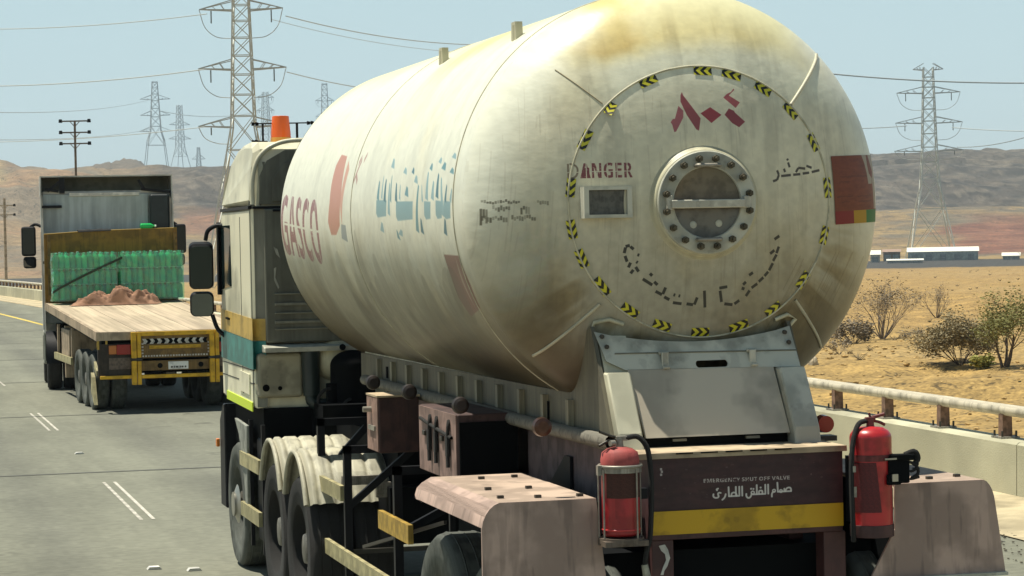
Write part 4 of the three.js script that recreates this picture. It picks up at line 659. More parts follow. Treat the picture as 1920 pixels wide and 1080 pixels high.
  mk('fifth_wheel', cyl([4.02, 1.30, -17.35], [4.02, 1.36, -17.35], .45, .45, 24), M.darkSteel, trac);
  // step, front wing, marker, side tank and boards
  mk('front_wing', extrX([[-19.36, 1.20], [-20.02, 1.22], [-19.80, 1.10], [-19.64, .92], [-19.54, .70], [-19.50, .46], [-19.40, .46]], 2.842, 2.87, .006), mat([.31, .34, .31], { map: wornT, rep: 1.5, rough: .7 }), trac);
  mk('step_box', [extrX([[-20.92, .42], [-20.9, 1.15], [-20.7, 1.30], [-20.62, 1.30], [-20.62, .42]], 2.84, 3.2, .01)], M.frame, trac);
  mk('side_marker', cbox(2.825, .95, -20.94, .03, .07, .06, .008), M.amberLamp, trac);
  mk('side_tank', [box(2.91, 3.25, .30, 1.12, -19.3, -18.55, .03)], M.frame, trac);
  mk('side_board', cbox(2.84, .925, -19.17, .03, .11, 1.0), M.creamBoard, trac);
  mk('side_board', cbox(2.84, .52, -19.18, .03, .11, .95), M.creamBoard, trac);
  for (const z of [-19.35, -18.72]) mk('board_post', cbox(2.875, .75, z, .03, 1.0, .03), M.frame, trac);
  wheel(2.99, -20.06, .51, -1, trac, M.dustRubber, .28); wheel(5.06, -20.06, .51, 1, trac, M.dustRubber, .28);
  mk('hub_cover', [cyl([2.86, .51, -20.06], [2.835, .51, -20.06], .16, .10, 20), cyl([2.82, .51, -20.06], [2.86, .51, -20.06], .10, .10, 16)], M.steel, trac);
  for (const z of [-16.86, -17.95]) for (const s of [-1, 1]) for (const k of [1.06, .74]) wheel(4.02 + s * k, z, .515, s, trac, M.rubber, .28);
  // ribbed mudguards over the drive wheels
  for (const z of [-16.86, -17.95]) for (const s of [-1, 1]) {
    const xa = 4.02 + s * .60, xb = 4.02 + s * 1.215, pts = []; const n = 26;
    for (let i = 0; i <= n; i++) { const u = i / n, rib = i % 5 === 2 ? -.014 : 0, e = u > .96 || u < .04 ? -.03 : 0; pts.push([lerp(xa, xb, u), .60 + rib + e]); }
    const g = grid(n * 2, 22, (u, v) => { const a = (.17 + .66 * v) * Math.PI, k = u * n, i = Math.min(n - 1, Math.floor(k)), x = lerp(pts[i][0], pts[i + 1][0], k - i), r = lerp(pts[i][1], pts[i + 1][1], k - i); return [x, .52 + r * Math.sin(a) * 1.16, z + r * Math.cos(a) * .90]; });
    g.userData.keepUV = false;
    const lip = tube(Array.from({ length: 14 }, (_, i) => { const a = (.17 + .66 * i / 13) * Math.PI; return [xb, .52 + .58 * 1.16 * Math.sin(a), z + .58 * .90 * Math.cos(a)]; }), .018, 30, 6);
    mk('mudguard', [g, lip], mat([.52, .52, .41], { map: wornT, rep: 1.0, rough: .65 }), trac);
  }
  mk('mudguard_bracket', [box(3.0, 3.3, 1.02, 1.08, -16.15, -16.1), cbox(3.28, .98, -16.12, .1, .1, .05)], M.galv, trac);
  // beacon and aerial rail on the roof
  const bz = -19.6;
  mk('beacon', [new THREE.LatheGeometry([[.082, 3.49], [.080, 3.53], [.068, 3.665], [.058, 3.668], [.001, 3.668]].map(p => new THREE.Vector2(p[0], p[1])), 28).translate(3.207, 0, bz)], M.orangeLens, trac);
  const bc = trac.children[trac.children.length - 1];
  mk('beacon_base', [cyl([3.207, 3.44, bz], [3.207, 3.495, bz], .085, .082, 28)], mat([.75, .35, .06], { rough: .4, map: null }), bc);
  mk('beacon_lamp', cyl([3.207, 3.53, bz + .035], [3.207, 3.62, bz + .045], .028, .022, 14), mat([.45, .05, .01], { rough: .3, map: null }), bc);
  mk('roof_rail', [cyl([2.995, 3.607, bz], [3.46, 3.612, bz], .006, .006, 6), cyl([2.99, 3.465, bz], [3.1, 3.465, bz], .006, .006, 6), cyl([3.062, 3.42, bz], [3.062, 3.607, bz], .009, .009, 6), cyl([3.34, 3.42, bz], [3.34, 3.607, bz], .011, .011, 6)], M.frame, trac);
  for (const [x, y] of [[2.985, 3.605], [3.015, 3.605], [3.435, 3.61], [3.465, 3.612], [2.985, 3.462], [3.01, 3.464]]) mk('rail_cap', cyl([x - .012, y, bz], [x + .012, y, bz], .016, .012, 8), M.black, trac);
  // mirrors
  const arm = mk('mirror_arm', [tube([[2.87, 2.80, -20.55], [2.80, 2.80, -20.58], [2.735, 2.76, -20.6], [2.715, 2.68, -20.62]], .018, 20, 8), tube([[2.87, 1.86, -20.55], [2.80, 1.93, -20.58], [2.76, 2.05, -20.62]], .018, 16, 8)], M.frame, trac);
  const mirror = (x, y, w, h, tilt, n, gm) => {
    const pts = []; for (const [cx, cy, a0] of [[w / 2 - .05, h / 2 - .05, 0], [-w / 2 + .05, h / 2 - .05, 90], [-w / 2 + .05, -h / 2 + .05, 180], [w / 2 - .05, -h / 2 + .05, 270]]) for (let i = 0; i <= 5; i++) { const a = (a0 + i * 18) * Math.PI / 180; pts.push([cx + .05 * Math.cos(a), cy + .05 * Math.sin(a)]); }
    const place = g => g.rotateX(tilt).rotateY(-.12).translate(x, y, -20.6);
    const m = mk(n, place(extrZ(pts, -.10, 0, .02)), M.frame, trac);
    mk('mirror_glass', place(extrZ(pts.map(([a, b]) => [a * .88, b * .92]), .0, .004)), gm, m);
  };
  mirror(2.672, 2.455, .205, .40, .30, 'mirror', M.glassDark); mirror(2.672, 2.14, .20, .205, .12, 'wide_mirror', M.mirror);
}

// ---------- the flatbed ahead ----------
const FB = [4.62, 0, -39], FT = .035;   // tail of the flatbed and its turn to the left
const deckY = z => 1.29 - z * .041;     // z is negative forward
const flat = thing('flatbed_trailer', 'flatbed trailer with yellow tail gate and brown headboard ahead of the tank truck', 'flatbed trailer', FB, undefined, true, FT);
{
  const W2 = 1.245, zf = -7.75;
  const slope = g => { const p = g.attributes.position; for (let i = 0; i < p.count; i++) p.setY(i, p.getY(i) + deckY(p.getZ(i))); g.computeVertexNormals(); return g; };
  for (let k = 0; k < 8; k++) { const a = -W2 + .06 + k * (2 * W2 - .12) / 8; mk('deck_board', slope(box(a + .003, a + (2 * W2 - .12) / 8 - .003, -.05, rnd(-.003, .003), zf, -.05)), [M.deckWood, mat([.57, .475, .35], { map: streakT, rep: .45, repv: .10, rough: .85 }), mat([.52, .43, .32], { map: streakT, rep: .55, repv: .12, rough: .85 })][k % 3], flat); }
  for (const s of [-1, 1]) mk('deck_rail', slope(box(Math.min(s * W2, s * (W2 - .06)), Math.max(s * W2, s * (W2 - .06)), -.135, .006, zf, 0)), M.deckRail, flat);
  mk('tail_beam', box(-W2, W2, 1.16, 1.284, -.05, .005), M.deckRail, flat);
  mk('chassis', [slope(box(-.55, -.42, -.45, -.05, zf, -.1)), slope(box(.42, .55, -.45, -.05, zf, -.1)), slope(box(-W2 + .1, W2 - .1, -.22, -.06, zf, -.15))], M.black, flat);
  // tail: lamp panels, gate, bars
  for (const s of [-1, 1]) {
    const mm = (a, b) => [Math.min(s * a, s * b), Math.max(s * a, s * b)];
    const p = mk('tail_panel', box(...mm(.66, 1.22), .58, 1.10, -.09, -.03), mat([.045, .033, .022], { map: wornT, rep: 1.2, rough: .7 }), flat);
    mk('tail_lamp', box(...mm(.70, .93), .93, 1.09, -.03, .0, .01), M.redLamp, p);
    mk('turn_lamp', box(...mm(.93, 1.05), .94, 1.08, -.03, .0, .01), mat([.50, .16, .03], { rough: .3, map: null }), p);
    mk('panel_plate', box(...mm(.70, 1.05), .70, .88, -.03, -.015), mat([.16, .12, .09], { map: wornT, rep: 3 }), p);
    mk('tail_post', [box(...mm(1.20, 1.235), 1.02, 1.17, -.03, 0), box(...mm(1.07, 1.10), 1.10, 1.17, -.03, 0)], M.yellowDull, flat);
    mk('tail_back', box(...mm(.68, 1.07), 1.10, 1.17, -.35, -.30), M.deckRail, flat);
    mk('corner_block', extrX([[-.42, .72], [-.12, .60], [-.12, .68], [-.42, .82]], ...mm(1.20, 1.24)), M.creamBoard, flat);
    mk('mud_flap', extrX([[-.9, .30], [-.55, .12], [-.50, .12], [-.75, .55], [-.9, .62]], ...mm(1.18, 1.235)), M.creamBoard, flat);
    mk('tail_bar', box(...mm(.66, 1.2), .55, .605, .0, .05, .01), M.gateOrange, flat);
  }
  const gate = new THREE.Group(); gate.name = numbered('tail_gate'); flat.add(gate); OFF.set(gate, V3(0, 0, 0));
  for (const x of [-.62, .62]) { mk('gate_post', [box(x - .085, x - .005, .45, 1.285, .0, .08, .01), box(x + .005, x + .07, .45, .84, .0, .07, .01), box(x + .005, x + .07, .86, 1.285, .0, .07, .01)], M.gateOrange, gate); mk('gate_hinge', cyl([x - .1, .85, .06], [x + .08, .85, .06], .03, .03, 10), M.darkSteel, gate); }
  mk('gate_rail', [box(-.55, .55, 1.215, 1.285, .0, .06, .01)], M.gateOrange, gate);
  mk('gate_panel', box(-.55, .55, .865, 1.215, .005, .03), M.gateDark, gate);
  mk('gate_bar', box(-.42, .40, 1.01, 1.065, .03, .05, .006), M.gateOrange, gate);
  const chev = [], chevW = []; for (let k = 0; k < 18; k++) { const x = -.50 + k * .058, d = k < 9 ? 1 : -1; (k % 2 ? chev : chevW).push(extrZ([[x - .028, 1.17], [x + .028, 1.17], [x + .028 + d * .028, 1.13], [x + .028, 1.09], [x - .028, 1.09], [x - .028 + d * .028, 1.13]], .03, .033 + (k % 2) * .002)); }
  mk('chevron_band', chevW, mat([.62, .62, .58], { map: wornT, rep: 3 }), gate); mk('chevron_band', chev, M.black, gate);
  const dash = []; for (let k = 0; k < 24; k++) dash.push(box(-.53 + k * .044, -.53 + k * .044 + .026, .885, .91, .03, .033)); for (const x of [-.54, .51]) for (let k = 0; k < 4; k++) dash.push(box(x, x + .03, .93 + k * .05, .955 + k * .05, .03, .033));
  mk('dash_band', dash, mat([.66, .65, .60], { map: wornT, rep: 3 }), gate);
  mk('lower_panel', box(-.55, .55, .665, .82, -.06, .0), M.gateDark, flat);
  const lp = flat.children[flat.children.length - 1];
  mk('number_plate', box(-.12, .20, .675, .80, .0, .012, .004), M.white, lp);
  { const g = []; for (const [x, w] of [[-.08, .03], [-.035, .02], [.0, .035], [.06, .02], [.09, .03], [.14, .025]]) g.push(box(x, x + w, .70, .726, .012, .0135)); mk('plate_marks', g, M.darkSteel, lp); }
  for (const x of [-.25, .40]) mk('panel_hole', cyl([x, .74, .0], [x, .74, .004], .042, .042, 14), M.black, lp);
  mk('tail_bar', box(-.55, .55, .545, .605, .0, .06, .01), M.gateOrange, flat);
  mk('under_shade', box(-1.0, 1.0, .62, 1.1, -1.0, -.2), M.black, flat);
  // wheels and side guards
  for (const z of [-1.3, -2.25, -3.2]) for (const s of [-1, 1]) for (const k of [1.06, .78]) wheel(s * k, z, .455, s, flat, M.dustRubber, .25);
  for (const s of [-1, 1]) {
    const mm = (a, b) => [Math.min(s * a, s * b), Math.max(s * a, s * b)];
    mk('side_bar', box(...mm(1.19, 1.23), .62, .74, -6.4, -3.75), M.creamBoard, flat);
    for (const z of [-6.2, -4.0]) mk('side_post', box(...mm(1.15, 1.19), .6, 1.25, z, z + .1), M.deckRail, flat);
    mk('side_box', box(...mm(.7, 1.18), .72, 1.2, -5.6, -4.4, .02), M.deckRail, flat);
    mk('landing_leg', box(...mm(.85, 1.0), .25, 1.2, -6.75, -6.6), M.deckRail, flat);
  }
  // headboard
  { const g = extrZ([[-W2, 0], [W2, 0], [W2, 1.36], [.35, 1.345], [-.4, 1.325], [-W2 + .15, 1.285], [-W2, 1.28]], -.03, .03).translate(0, deckY(-7.6), -7.6); mk('headboard', g, M.brownBoard, flat); }
  const hb = flat.children[flat.children.length - 1];
  mk('headboard_edge', [tube([[-W2, deckY(-7.6) + 1.285, -7.6], [-.4, deckY(-7.6) + 1.33, -7.6], [W2, deckY(-7.6) + 1.365, -7.6]], .014, 30, 6)], M.yellowDull, hb);
  for (const x of [-1.16, 1.2]) mk('headboard_stake', box(x - .03, x + .03, deckY(-7.6), deckY(-7.6) + 1.28, -7.57, -7.52), mat([.24, .135, .03], { map: wornT, rep: 2 }), hb);
}
function onDeck(name, label, cat, group) { return thing(name, label, cat, FB, group, true, FT); }
// two shrink-wrapped bales of green bottles
{
  const bottleG = (() => { const g = new THREE.LatheGeometry([[.001, 0], [.050, .002], [.054, .02], [.054, .07], [.050, .08], [.054, .09], [.054, .20], [.048, .235], [.022, .262], [.018, .285]].map(p => new THREE.Vector2(p[0], p[1])), 10); return g; })();
  const capG = new THREE.CylinderGeometry(.021, .021, .022, 8).translate(0, .292, 0);
  const greens = [[.015, .31, .13], [.03, .42, .18], [.01, .19, .085]].map((c, i) => { const m = new THREE.MeshPhysicalMaterial({ color: new THREE.Color().setRGB(...c), roughness: .18, clearcoat: .6, clearcoatRoughness: .2 }); return m; });
  const pale = [[.02, .24, .14], [.07, .40, .25]].map(c => new THREE.MeshStandardMaterial({ color: new THREE.Color().setRGB(...c), roughness: .3 }));
  const capM = [mat([.10, .50, .26], { rough: .4, map: null }), mat([.62, .74, .66], { rough: .4, map: null })];
  const film = new THREE.MeshPhysicalMaterial({ color: new THREE.Color().setRGB(.50, .92, .72), roughness: .08, transmission: .80, thickness: 0, ior: 1.35, side: THREE.DoubleSide });
  const bale = (x0, label, n, dx) => {
    const b = onDeck('bottle_bale', label, 'bottle bale', 'bales of green bottles on the flatbed'), y0 = deckY(-7.3);
    for (let l = 0; l < 3; l++) for (let r = 0; r < 3; r++) for (let k = 0; k < n; k++) {
      const x = x0 + .055 + k * dx, z = -7.08 - r * .112, y = y0 + .07 + l * .290;
      const top = l === 2, m = l === 2 ? greens[(k * 7 + l) % 3] : l === 1 ? (x0 < 0 && k < 3 ? greens[k % 3] : pale[(k + r) % 2]) : pale[(k * 5 + r) % 2];
      const t = new THREE.Mesh(bottleG, m); t.name = numbered('bottle'); t.position.set(x + rnd(-.006, .006), y, z + rnd(-.005, .005)); t.rotation.set(rnd(-.07, .07), rnd(6), rnd(-.07, .07)); t.scale.y = rnd(.95, 1.05); t.castShadow = t.receiveShadow = true; b.add(t);
      const c = new THREE.Mesh(capG, capM[(k + r) % 3 ? 0 : 1]); c.name = numbered('bottle_cap'); c.castShadow = true; t.add(c);
    }
    for (let l = 0; l < 2; l++) mk('layer_sheet', box(x0, x0 + .11 + (n - 1) * dx - .0, y0 + .358 + l * .290, y0 + .363 + l * .290, -7.37, -7.02), capM[1], b);
    const w = .11 + (n - 1) * dx, wob = (u, v) => .075 * (fbm(u * 9 + x0 * 5 + v * 4, v * 6, 4) - .45) + .012 * Math.sin(u * 34);
    mk('shrink_film', [grid(60, 30, (u, v) => [x0 - .01 + (w + .02) * u, y0 + .05 + .90 * v, -6.995 + wob(u, v)]), grid(12, 30, (u, v) => [x0 - .012 + wob(u * .3, v), y0 + .05 + .90 * v, -7.4 + .395 * u])], film, b);
    return b;
  };
  bale(-1.14, 'left bale of green bottles in clear film against the brown headboard', 11, .105);
  bale(.10, 'right bale of green bottles in clear film against the brown headboard', 11, .105);
  const st = onDeck('cargo_strap', 'dark strap running diagonally across the left bale of green bottles', 'strap');
  { const y0 = deckY(-7.2); mk('strap', grid(12, 1, (u, v) => [lerp(-1.17, .12, u), y0 + lerp(.20, .82, u ** .9) + .045 * v, -6.965 + .01 * Math.sin(u * 9)]), mat([.03, .05, .03], { rough: .8 }), st); }
  const rag = onDeck('folded_cloth', 'black cloth folded over the top edge of the brown headboard', 'cloth');
  { const y0 = deckY(-7.6); mk('cloth', grid(24, 8, (u, v) => { const a = v * Math.PI; return [-.62 + .62 * u, y0 + 1.315 + .018 * u + .05 * Math.sin(a) * (.6 + .6 * fbm(u * 6, v * 3, 2)), -7.6 + .06 * Math.cos(a)]; }), mat([.02, .02, .022], { rough: .9 }), rag); }
  const gr = onDeck('green_bottle', 'single bright green bottle lying on top of the brown headboard', 'bottle');
  { const y0 = deckY(-7.6) + 1.39; mk('bottle', [new THREE.LatheGeometry([[.001, 0], [.05, .005], [.052, .02], [.052, .2], [.02, .25], [.018, .275]].map(p => new THREE.Vector2(p[0], p[1])), 16).rotateZ(-Math.PI / 2).translate(.56, y0 + .02, -7.62)], mat([.02, .46, .11], { rough: .3, map: null }), gr); mk('bottle_cap', cyl([.83, y0 + .02, -7.62], [.86, y0 + .02, -7.62], .022, .022, 10), mat([.7, .85, .7], { map: null }), gr); }
  // crumpled tarpaulin on the deck
  const tp = onDeck('tarpaulin', 'crumpled brown tarpaulin heaped on the deck before the green bales', 'tarpaulin');
  const tarpM = mat([.40, .225, .145], { rough: .9, map: dirtT, rep: 2 });
  const hump = (u, v) => { const x = u * 2 - 1; let h = 0; for (const [c, w, a] of [[-.42, .24, .17], [.12, .36, .23], [.62, .2, .16], [-.74, .2, .05], [.86, .14, .07]]) h += a * Math.exp(-(((x - c) / w) ** 2) * 1.6); const e = sstep(1, .55, Math.abs(v * 2 - 1)) * sstep(1, .85, Math.abs(x)); const w = fbm(u * 9 + v * 3, v * 7, 3); return e * h * (.72 + .6 * w) + .055 * e * Math.max(0, 1 - Math.abs(fbm(u * 8 + v * 4, v * 4 - u * 3 + 40, 2) - .5) * 5) * (h > .04 ? 1 : .35) + .025 * e * Math.abs(Math.sin(u * 38 + fbm(u * 7, v * 7, 2) * 9 + v * 8)) * (h > .05 ? 1 : .3); };
  mk('tarp_sheet', grid(110, 40, (u, v) => { const z = -6.92 + .46 * v, x = -.86 + 1.62 * u + .07 * Math.sin(v * 6); return [x + .03 * (fbm(u * 12, v * 12, 2) - .5), deckY(z) + .012 + hump(u, v), z + .05 * (fbm(u * 10 + 5, v * 6, 2) - .5)]; }), tarpM, tp);
}
// its tractor
const ft = thing('tractor_truck', 'blue grey high-roofed tractor truck pulling the flatbed', 'truck', [FB[0] - 7.45 * Math.sin(FT) - .06, 0, FB[2] - 7.45 * Math.cos(FT)], undefined, true, -.055); // it has swung a little to the right
OFF.set(ft, V3(0, 0, -7.45));
{
  const zb = -8.05, zf = -10.3, W2 = 1.22, side = mat([.50, .52, .50], { map: dirtT, rep: .6, rough: .4 });
  mk('cab_body', extrX([[zb, 1.0], [zb, 3.70], [zf + .35, 3.72], [zf + .12, 2.9], [zf, 2.1], [zf, .9]], -W2, W2, .04), side, ft);
  const cb = mk('cab_back', [box(-W2 + .03, .78, 2.40, 3.64, zb - .01, zb + .03, .012), box(-W2 + .03, .78, 1.2, 2.385, zb - .01, zb + .03, .02)], M.cabBlue, ft);
  mk('back_bead', [box(-.65, .5, 2.55, 2.57, zb + .03, zb + .042), box(-.68, .5, 2.52, 2.53, zb + .03, zb + .04), box(-.5, .38, 2.27, 2.285, zb + .03, zb + .042), box(-.5, -.485, 2.05, 2.27, zb + .03, zb + .042), box(.365, .38, 2.05, 2.27, zb + .03, zb + .042)], mat([.19, .25, .28], { rough: .4 }), cb);
  mk('back_trim', box(-.70, .62, 3.60, 3.67, zb + .03, zb + .06, .01), M.white, cb);
  // roof deflector: hollow box open to the rear
  const dk = mat([.20, .22, .18], { rough: .6 });
  mk('roof_deflector', [box(-1.24, 1.24, 3.965, 3.99, -9.3, zb + .12), box(-1.24, -1.215, 3.62, 3.965, -9.3, zb + .12), box(1.215, 1.24, 3.55, 3.965, -9.3, zb + .12)], side, ft);
  mk('deflector_inside', [box(-1.21, 1.21, 3.65, 3.962, -8.9, -8.75)], dk, ft);
  for (const g of [beam([-1.1, 3.70, zb + .04], [-.82, 3.92, zb + .04], .06, .05), box(-.88, -.78, 3.66, 3.96, zb - .02, zb + .07), beam([.6, 3.9, zb + .04], [.72, 3.7, zb + .04], .07, .05), beam([.65, 3.72, zb + .05], [1.2, 3.66, zb + .05], .05, .05), beam([-1.15, 3.74, zb + .05], [-.9, 3.70, zb + .05], .07, .05)]) mk('deflector_stay', g, M.frame, ft);
  mk('wind_flap', [box(-1.235, -1.215, 1.1, 3.62, zb, zb + .34), box(1.215, 1.235, 2.2, 3.62, zb, zb + .34)], side, ft);
  mk('intake_stack', [box(.80, 1.17, 1.5, 3.62, zb + .01, zb + .22, .05)], mat([.018, .03, .035], { rough: .5 }), ft);
  mk('flap_stay', [box(-1.21, -.84, 3.385, 3.435, zb + .05, zb + .1), box(-1.21, -.86, 2.335, 2.385, zb + .05, zb + .1)], M.frame, ft);
  for (const s of [-1, 1]) {
    mk('mirror_arm', tube([[s * 1.22, 3.06, -9.7], [s * 1.32, 3.10, -9.75], [s * 1.42, 3.05, -9.8]], .03, 12, 6), M.frame, ft);
    const m = mk('mirror', [box(Math.min(s * 1.32, s * 1.60), Math.max(s * 1.32, s * 1.60), 2.48, 3.06, -9.85, -9.70, .05), box(Math.min(s * 1.32, s * 1.57), Math.max(s * 1.32, s * 1.57), 2.24, 2.47, -9.85, -9.70, .05)], M.frame, ft);
    mk('mirror_glass', [box(Math.min(s * 1.35, s * 1.57), Math.max(s * 1.35, s * 1.57), 2.52, 3.02, -9.70, -9.692)], M.glassDark, m);
    mk('mirror_glass', [extrZ([[s * 1.56, 2.28], [s * 1.55, 2.42], [s * 1.50, 2.32], [s * 1.40, 2.27]], -9.70, -9.69)], M.mirror, m);
  }
  mk('side_window', [box(-1.226, -1.218, 2.1, 2.95, -9.9, -9.3)], M.glassDark, ft);
  mk('side_skirt', [box(-1.23, -.8, .42, 1.05, -9.2, -8.6, .02)], M.greyLight, ft);
  const sk = ft.children[ft.children.length - 1];
  mk('skirt_grille', [box(-1.236, -1.228, .5, .95, -9.15, -8.7)], M.frame, sk);
  mk('chassis', [box(-.5, .5, .6, 1.15, zf + .3, -6.6), box(-1.0, 1.0, .85, 1.2, -8.6, -7.9)], M.black, ft);
  for (const k of [1.05, .76]) for (const s of [-1, 1]) wheel(s * k, -7.45, .50, s, ft, M.rubber, .27);
  for (const s of [-1, 1]) wheel(s * 1.08, -9.85, .50, s, ft, M.rubber, .28);
  for (const s of [-1, 1]) mk('mudguard', grid(6, 12, (u, v) => { const a = v * Math.PI; return [s * lerp(.6, 1.2, u), .5 + .58 * Math.sin(a), -7.45 + .58 * Math.cos(a)]; }), M.frame, ft);
}

// ---------- power lines ----------
const lattice = mat([.52, .54, .49], { rough: .6, metal: .2, map: null }), latticeDark = mat([.40, .43, .42], { rough: .6, map: null }), insul = mat([.10, .12, .12], { rough: .4, map: null });
const hazeSteel = mat([.50, .58, .62], { rough: .6, map: null });  // far pylons: distance haze mixed into the steel colour
// a lattice tower: prof = [height, half width] rings, arms = [height, reach], thick = bar width
function pylon(label, px, dist, topPy, prof, arms, thick, turn, group, detail = true, m = lattice, dk = latticeDark) {
  const top = at(px, topPy, dist), x = top.x, z = top.z, g0 = height(x, z) - .5, Ht = top.y - g0;
  const t = thing('power_pylon', label, 'pylon', [x, g0, z], group, true, turn);
  const P = prof.map(([h, w]) => [h * Ht, w]), b = [], br = [];
  const half = y => { let k = 0; while (k < P.length - 2 && P[k + 1][0] < y) k++; const [a, c] = [P[k], P[k + 1]]; return a[1] + (c[1] - a[1]) * clamp((y - a[0]) / (c[0] - a[0])); };
  for (let k = 0; k < P.length - 1; k++) for (const [sx, sz] of [[1, 1], [1, -1], [-1, 1], [-1, -1]]) b.push(beam([sx * P[k][1], P[k][0], sz * P[k][1]], [sx * P[k + 1][1], P[k + 1][0], sz * P[k + 1][1]], thick, thick));
  let y = 0; while (y < Ht - .5) { const w = half(y), y2 = Math.min(Ht, y + Math.max(1.6, w * (y < P[1][0] ? 2.2 : 1.9))), w2 = half(y2); if (detail || y > P[1][0] * .5) for (const s of [-1, 1]) { br.push(beam([-w, y, s * w], [w2, y2, s * w2], thick * .5, thick * .5), beam([w, y, s * w], [-w2, y2, s * w2], thick * .5, thick * .5), beam([s * w, y, -w], [s * w2, y2, w2], thick * .5, thick * .5), beam([s * w, y, w], [s * w2, y2, -w2], thick * .5, thick * .5)); if (y > 1) br.push(beam([-w, y, s * w], [w, y, s * w], thick * .6, thick * .6)); } y = y2; }
  mk('tower_legs', b, m, t); mk('lattice_bracing', br, m, t);
  const tips = [];
  for (const [fh, reach, hang] of arms) {
    const yy = fh * Ht, w = half(yy);
    for (const s of [-1, 1]) {
      const tip = [s * reach, yy + .3, 0], g = [];
      for (const q of [-1, 1]) { g.push(beam([s * w, yy, q * w], tip, thick * .8, thick * .8), beam([s * w, yy + Math.max(1.6, thick * 7), q * w * .9], tip, thick * .6, thick * .6)); for (let k = 1; k < 4; k++) { const u = k / 4; g.push(beam([lerp(s * w, tip[0], u), lerp(yy, tip[1], u), q * w * (1 - u)], [lerp(s * w, tip[0], u + .12), lerp(yy + 1.7, tip[1], u + .12), q * w * (1 - u - .12)], thick * .4, thick * .4)); } }
      const a = mk('cross_arm', g, dk, t);
      if (hang) { for (const [ex, L] of [[reach, hang], [reach * .72, hang * .9]]) { if (ex === reach) mk('jumper_loop', tube([[s * ex, yy + .2, .2], [s * ex * .86, yy - L * .62, .2], [s * ex * .6, yy - L * .95, .2], [s * (w + .3), yy - L * 1.02, .2]], thick * .28, 20, 5), dk, a); else mk('insulator_string', cyl([s * ex, yy, 0], [s * ex, yy - L * .5, 0], thick * .5, thick * .5, 6), insul, a); } }
      tips.push(V3(x + tip[0] * Math.cos(turn), g0 + yy - (hang ? hang * .4 : 0), z - tip[0] * Math.sin(turn)));
    }
  }
  return tips;
}
const N_PYL = [[0, 6.6], [.42, 3.6], [.60, 1.95], [1, 1.5]];
const big = pylon('tall lattice pylon standing behind the tank truck cab, its top cut by the frame', 450, 450, -70, [[0, 7.2], [.50, 2.1], [1, 1.2]], [[.50, 8.2, 3], [.675, 8.0, 5], [.855, 7.6, 5]], .26, -.25, null);
const right = pylon('lattice pylon in front of the dark mesa at the right', 1740, 900, 126, [[0, 8.5], [.38, 3.4], [.56, 2.6], [1, 1.7]], [[.565, 12.5, 3], [.71, 12, 6], [.865, 11.4, 6], [.985, 5.4, 0]], .34, -.30, null);
const far1 = pylon('hazy distant pylon left of the tall one, above the ridge', 290, 2150, 153, [[0, 10], [.34, 7], [.45, 4.5], [1, 2.2]], [[.44, 14, 0], [.62, 13, 0], [.80, 13, 0]], .55, -.2, null, false, hazeSteel, hazeSteel);
const far2 = pylon('slim hazy pylon standing behind the ridge beside the taller hazy one', 336, 2500, 197, [[0, 9], [.4, 3.5], [1, 2.0]], [[.52, 13, 0], [.72, 12, 0]], .5, .4, null, false, hazeSteel, hazeSteel);
const far3 = pylon('hazy distant pylon right of the tall one, behind the orange beacon', 497, 2400, 172, [[0, 9], [.4, 4], [1, 2.2]], [[.55, 9, 6], [.75, 9, 6], [.92, 9, 6]], .5, .2, null, false, hazeSteel, hazeSteel);
const far4 = pylon('hazy distant pylon just left of the top of the tank', 608, 2400, 156, [[0, 9], [.4, 4], [1, 2.4]], [[.62, 9, 6], [.80, 9, 6]], .5, -.1, null, false, hazeSteel, hazeSteel);
const far5 = pylon('tiny faint pylon tip on the ridge near the truck cab', 372, 3000, 276, [[0, 8], [.5, 3], [1, 1.5]], [[.75, 8, 0]], .7, 0, null, false, hazeSteel, hazeSteel);
function pole(label, px, dist, topPy, arms, reach, r, m) {
  const p = at(px, topPy, dist), g0 = height(p.x, p.z) - .3, t = thing('utility_pole', label, 'utility pole', [p.x, g0, p.z], null, true, -.2), Ht = p.y - g0;
  mk('pole', cyl([0, 0, 0], [0, Ht, 0], r * 1.25, r, 10), m, t);
  for (const d of arms) { const a = mk('cross_arm', [box(-reach, reach, Ht - d - .06, Ht - d + .06, -.06, .06), beam([-.45, Ht - d, 0], [0, Ht - d - .5, 0], .06, .06), beam([.45, Ht - d, 0], [0, Ht - d - .5, 0], .06, .06)], m, t); for (const s of [-1, 1]) mk('insulator', [new THREE.CylinderGeometry(.14, .17, .3, 10).translate(s * reach, Ht - d + .02, 0)], M.black, a); }
}
pole('brown utility pole with three cross arms above the flatbed truck cab', 140, 220, 226, [.05, 1.05, 2.03], 1.25, .10, mat([.17, .14, .11], { rough: .8 }));
pole('pale utility pole with short arms at the left edge', 8, 320, 372, [.9, 2.1], 1.25, .16, mat([.42, .37, .28], { rough: .8 }));
function wire(label, pts, r, m) { const o = mk('power_line', tube(pts.map(p => [p.x, p.y, p.z]), r, 40, 5), m); tag(o, label, 'power line', 'overhead power lines'); }
const wireM = mat([.46, .52, .53], { rough: .6, map: null }), wireD = mat([.28, .32, .33], { rough: .6, map: null });  // wires paled towards the sky, haze put into their colour
const sag = (a, b, s, n = 8) => Array.from({ length: n + 1 }, (_, i) => { const u = i / n, p = a.clone().lerp(b, u); p.y -= s * 4 * u * (1 - u); return p; });
const W_ = (px, py, d) => at(px, py, d);
wire('topmost wire running from the tall pylon off to the left', sag(W_(388, 26, 446), W_(-160, 52, 500), 1.2), .085, wireM);
wire('middle wire running from the tall pylon off to the left', sag(W_(384, 130, 446), W_(-160, 160, 500), 1.2), .10, wireM);
wire('lowest wire running from the tall pylon off to the left', sag(W_(384, 238, 446), W_(-160, 266, 500), 1.0), .075, wireM);
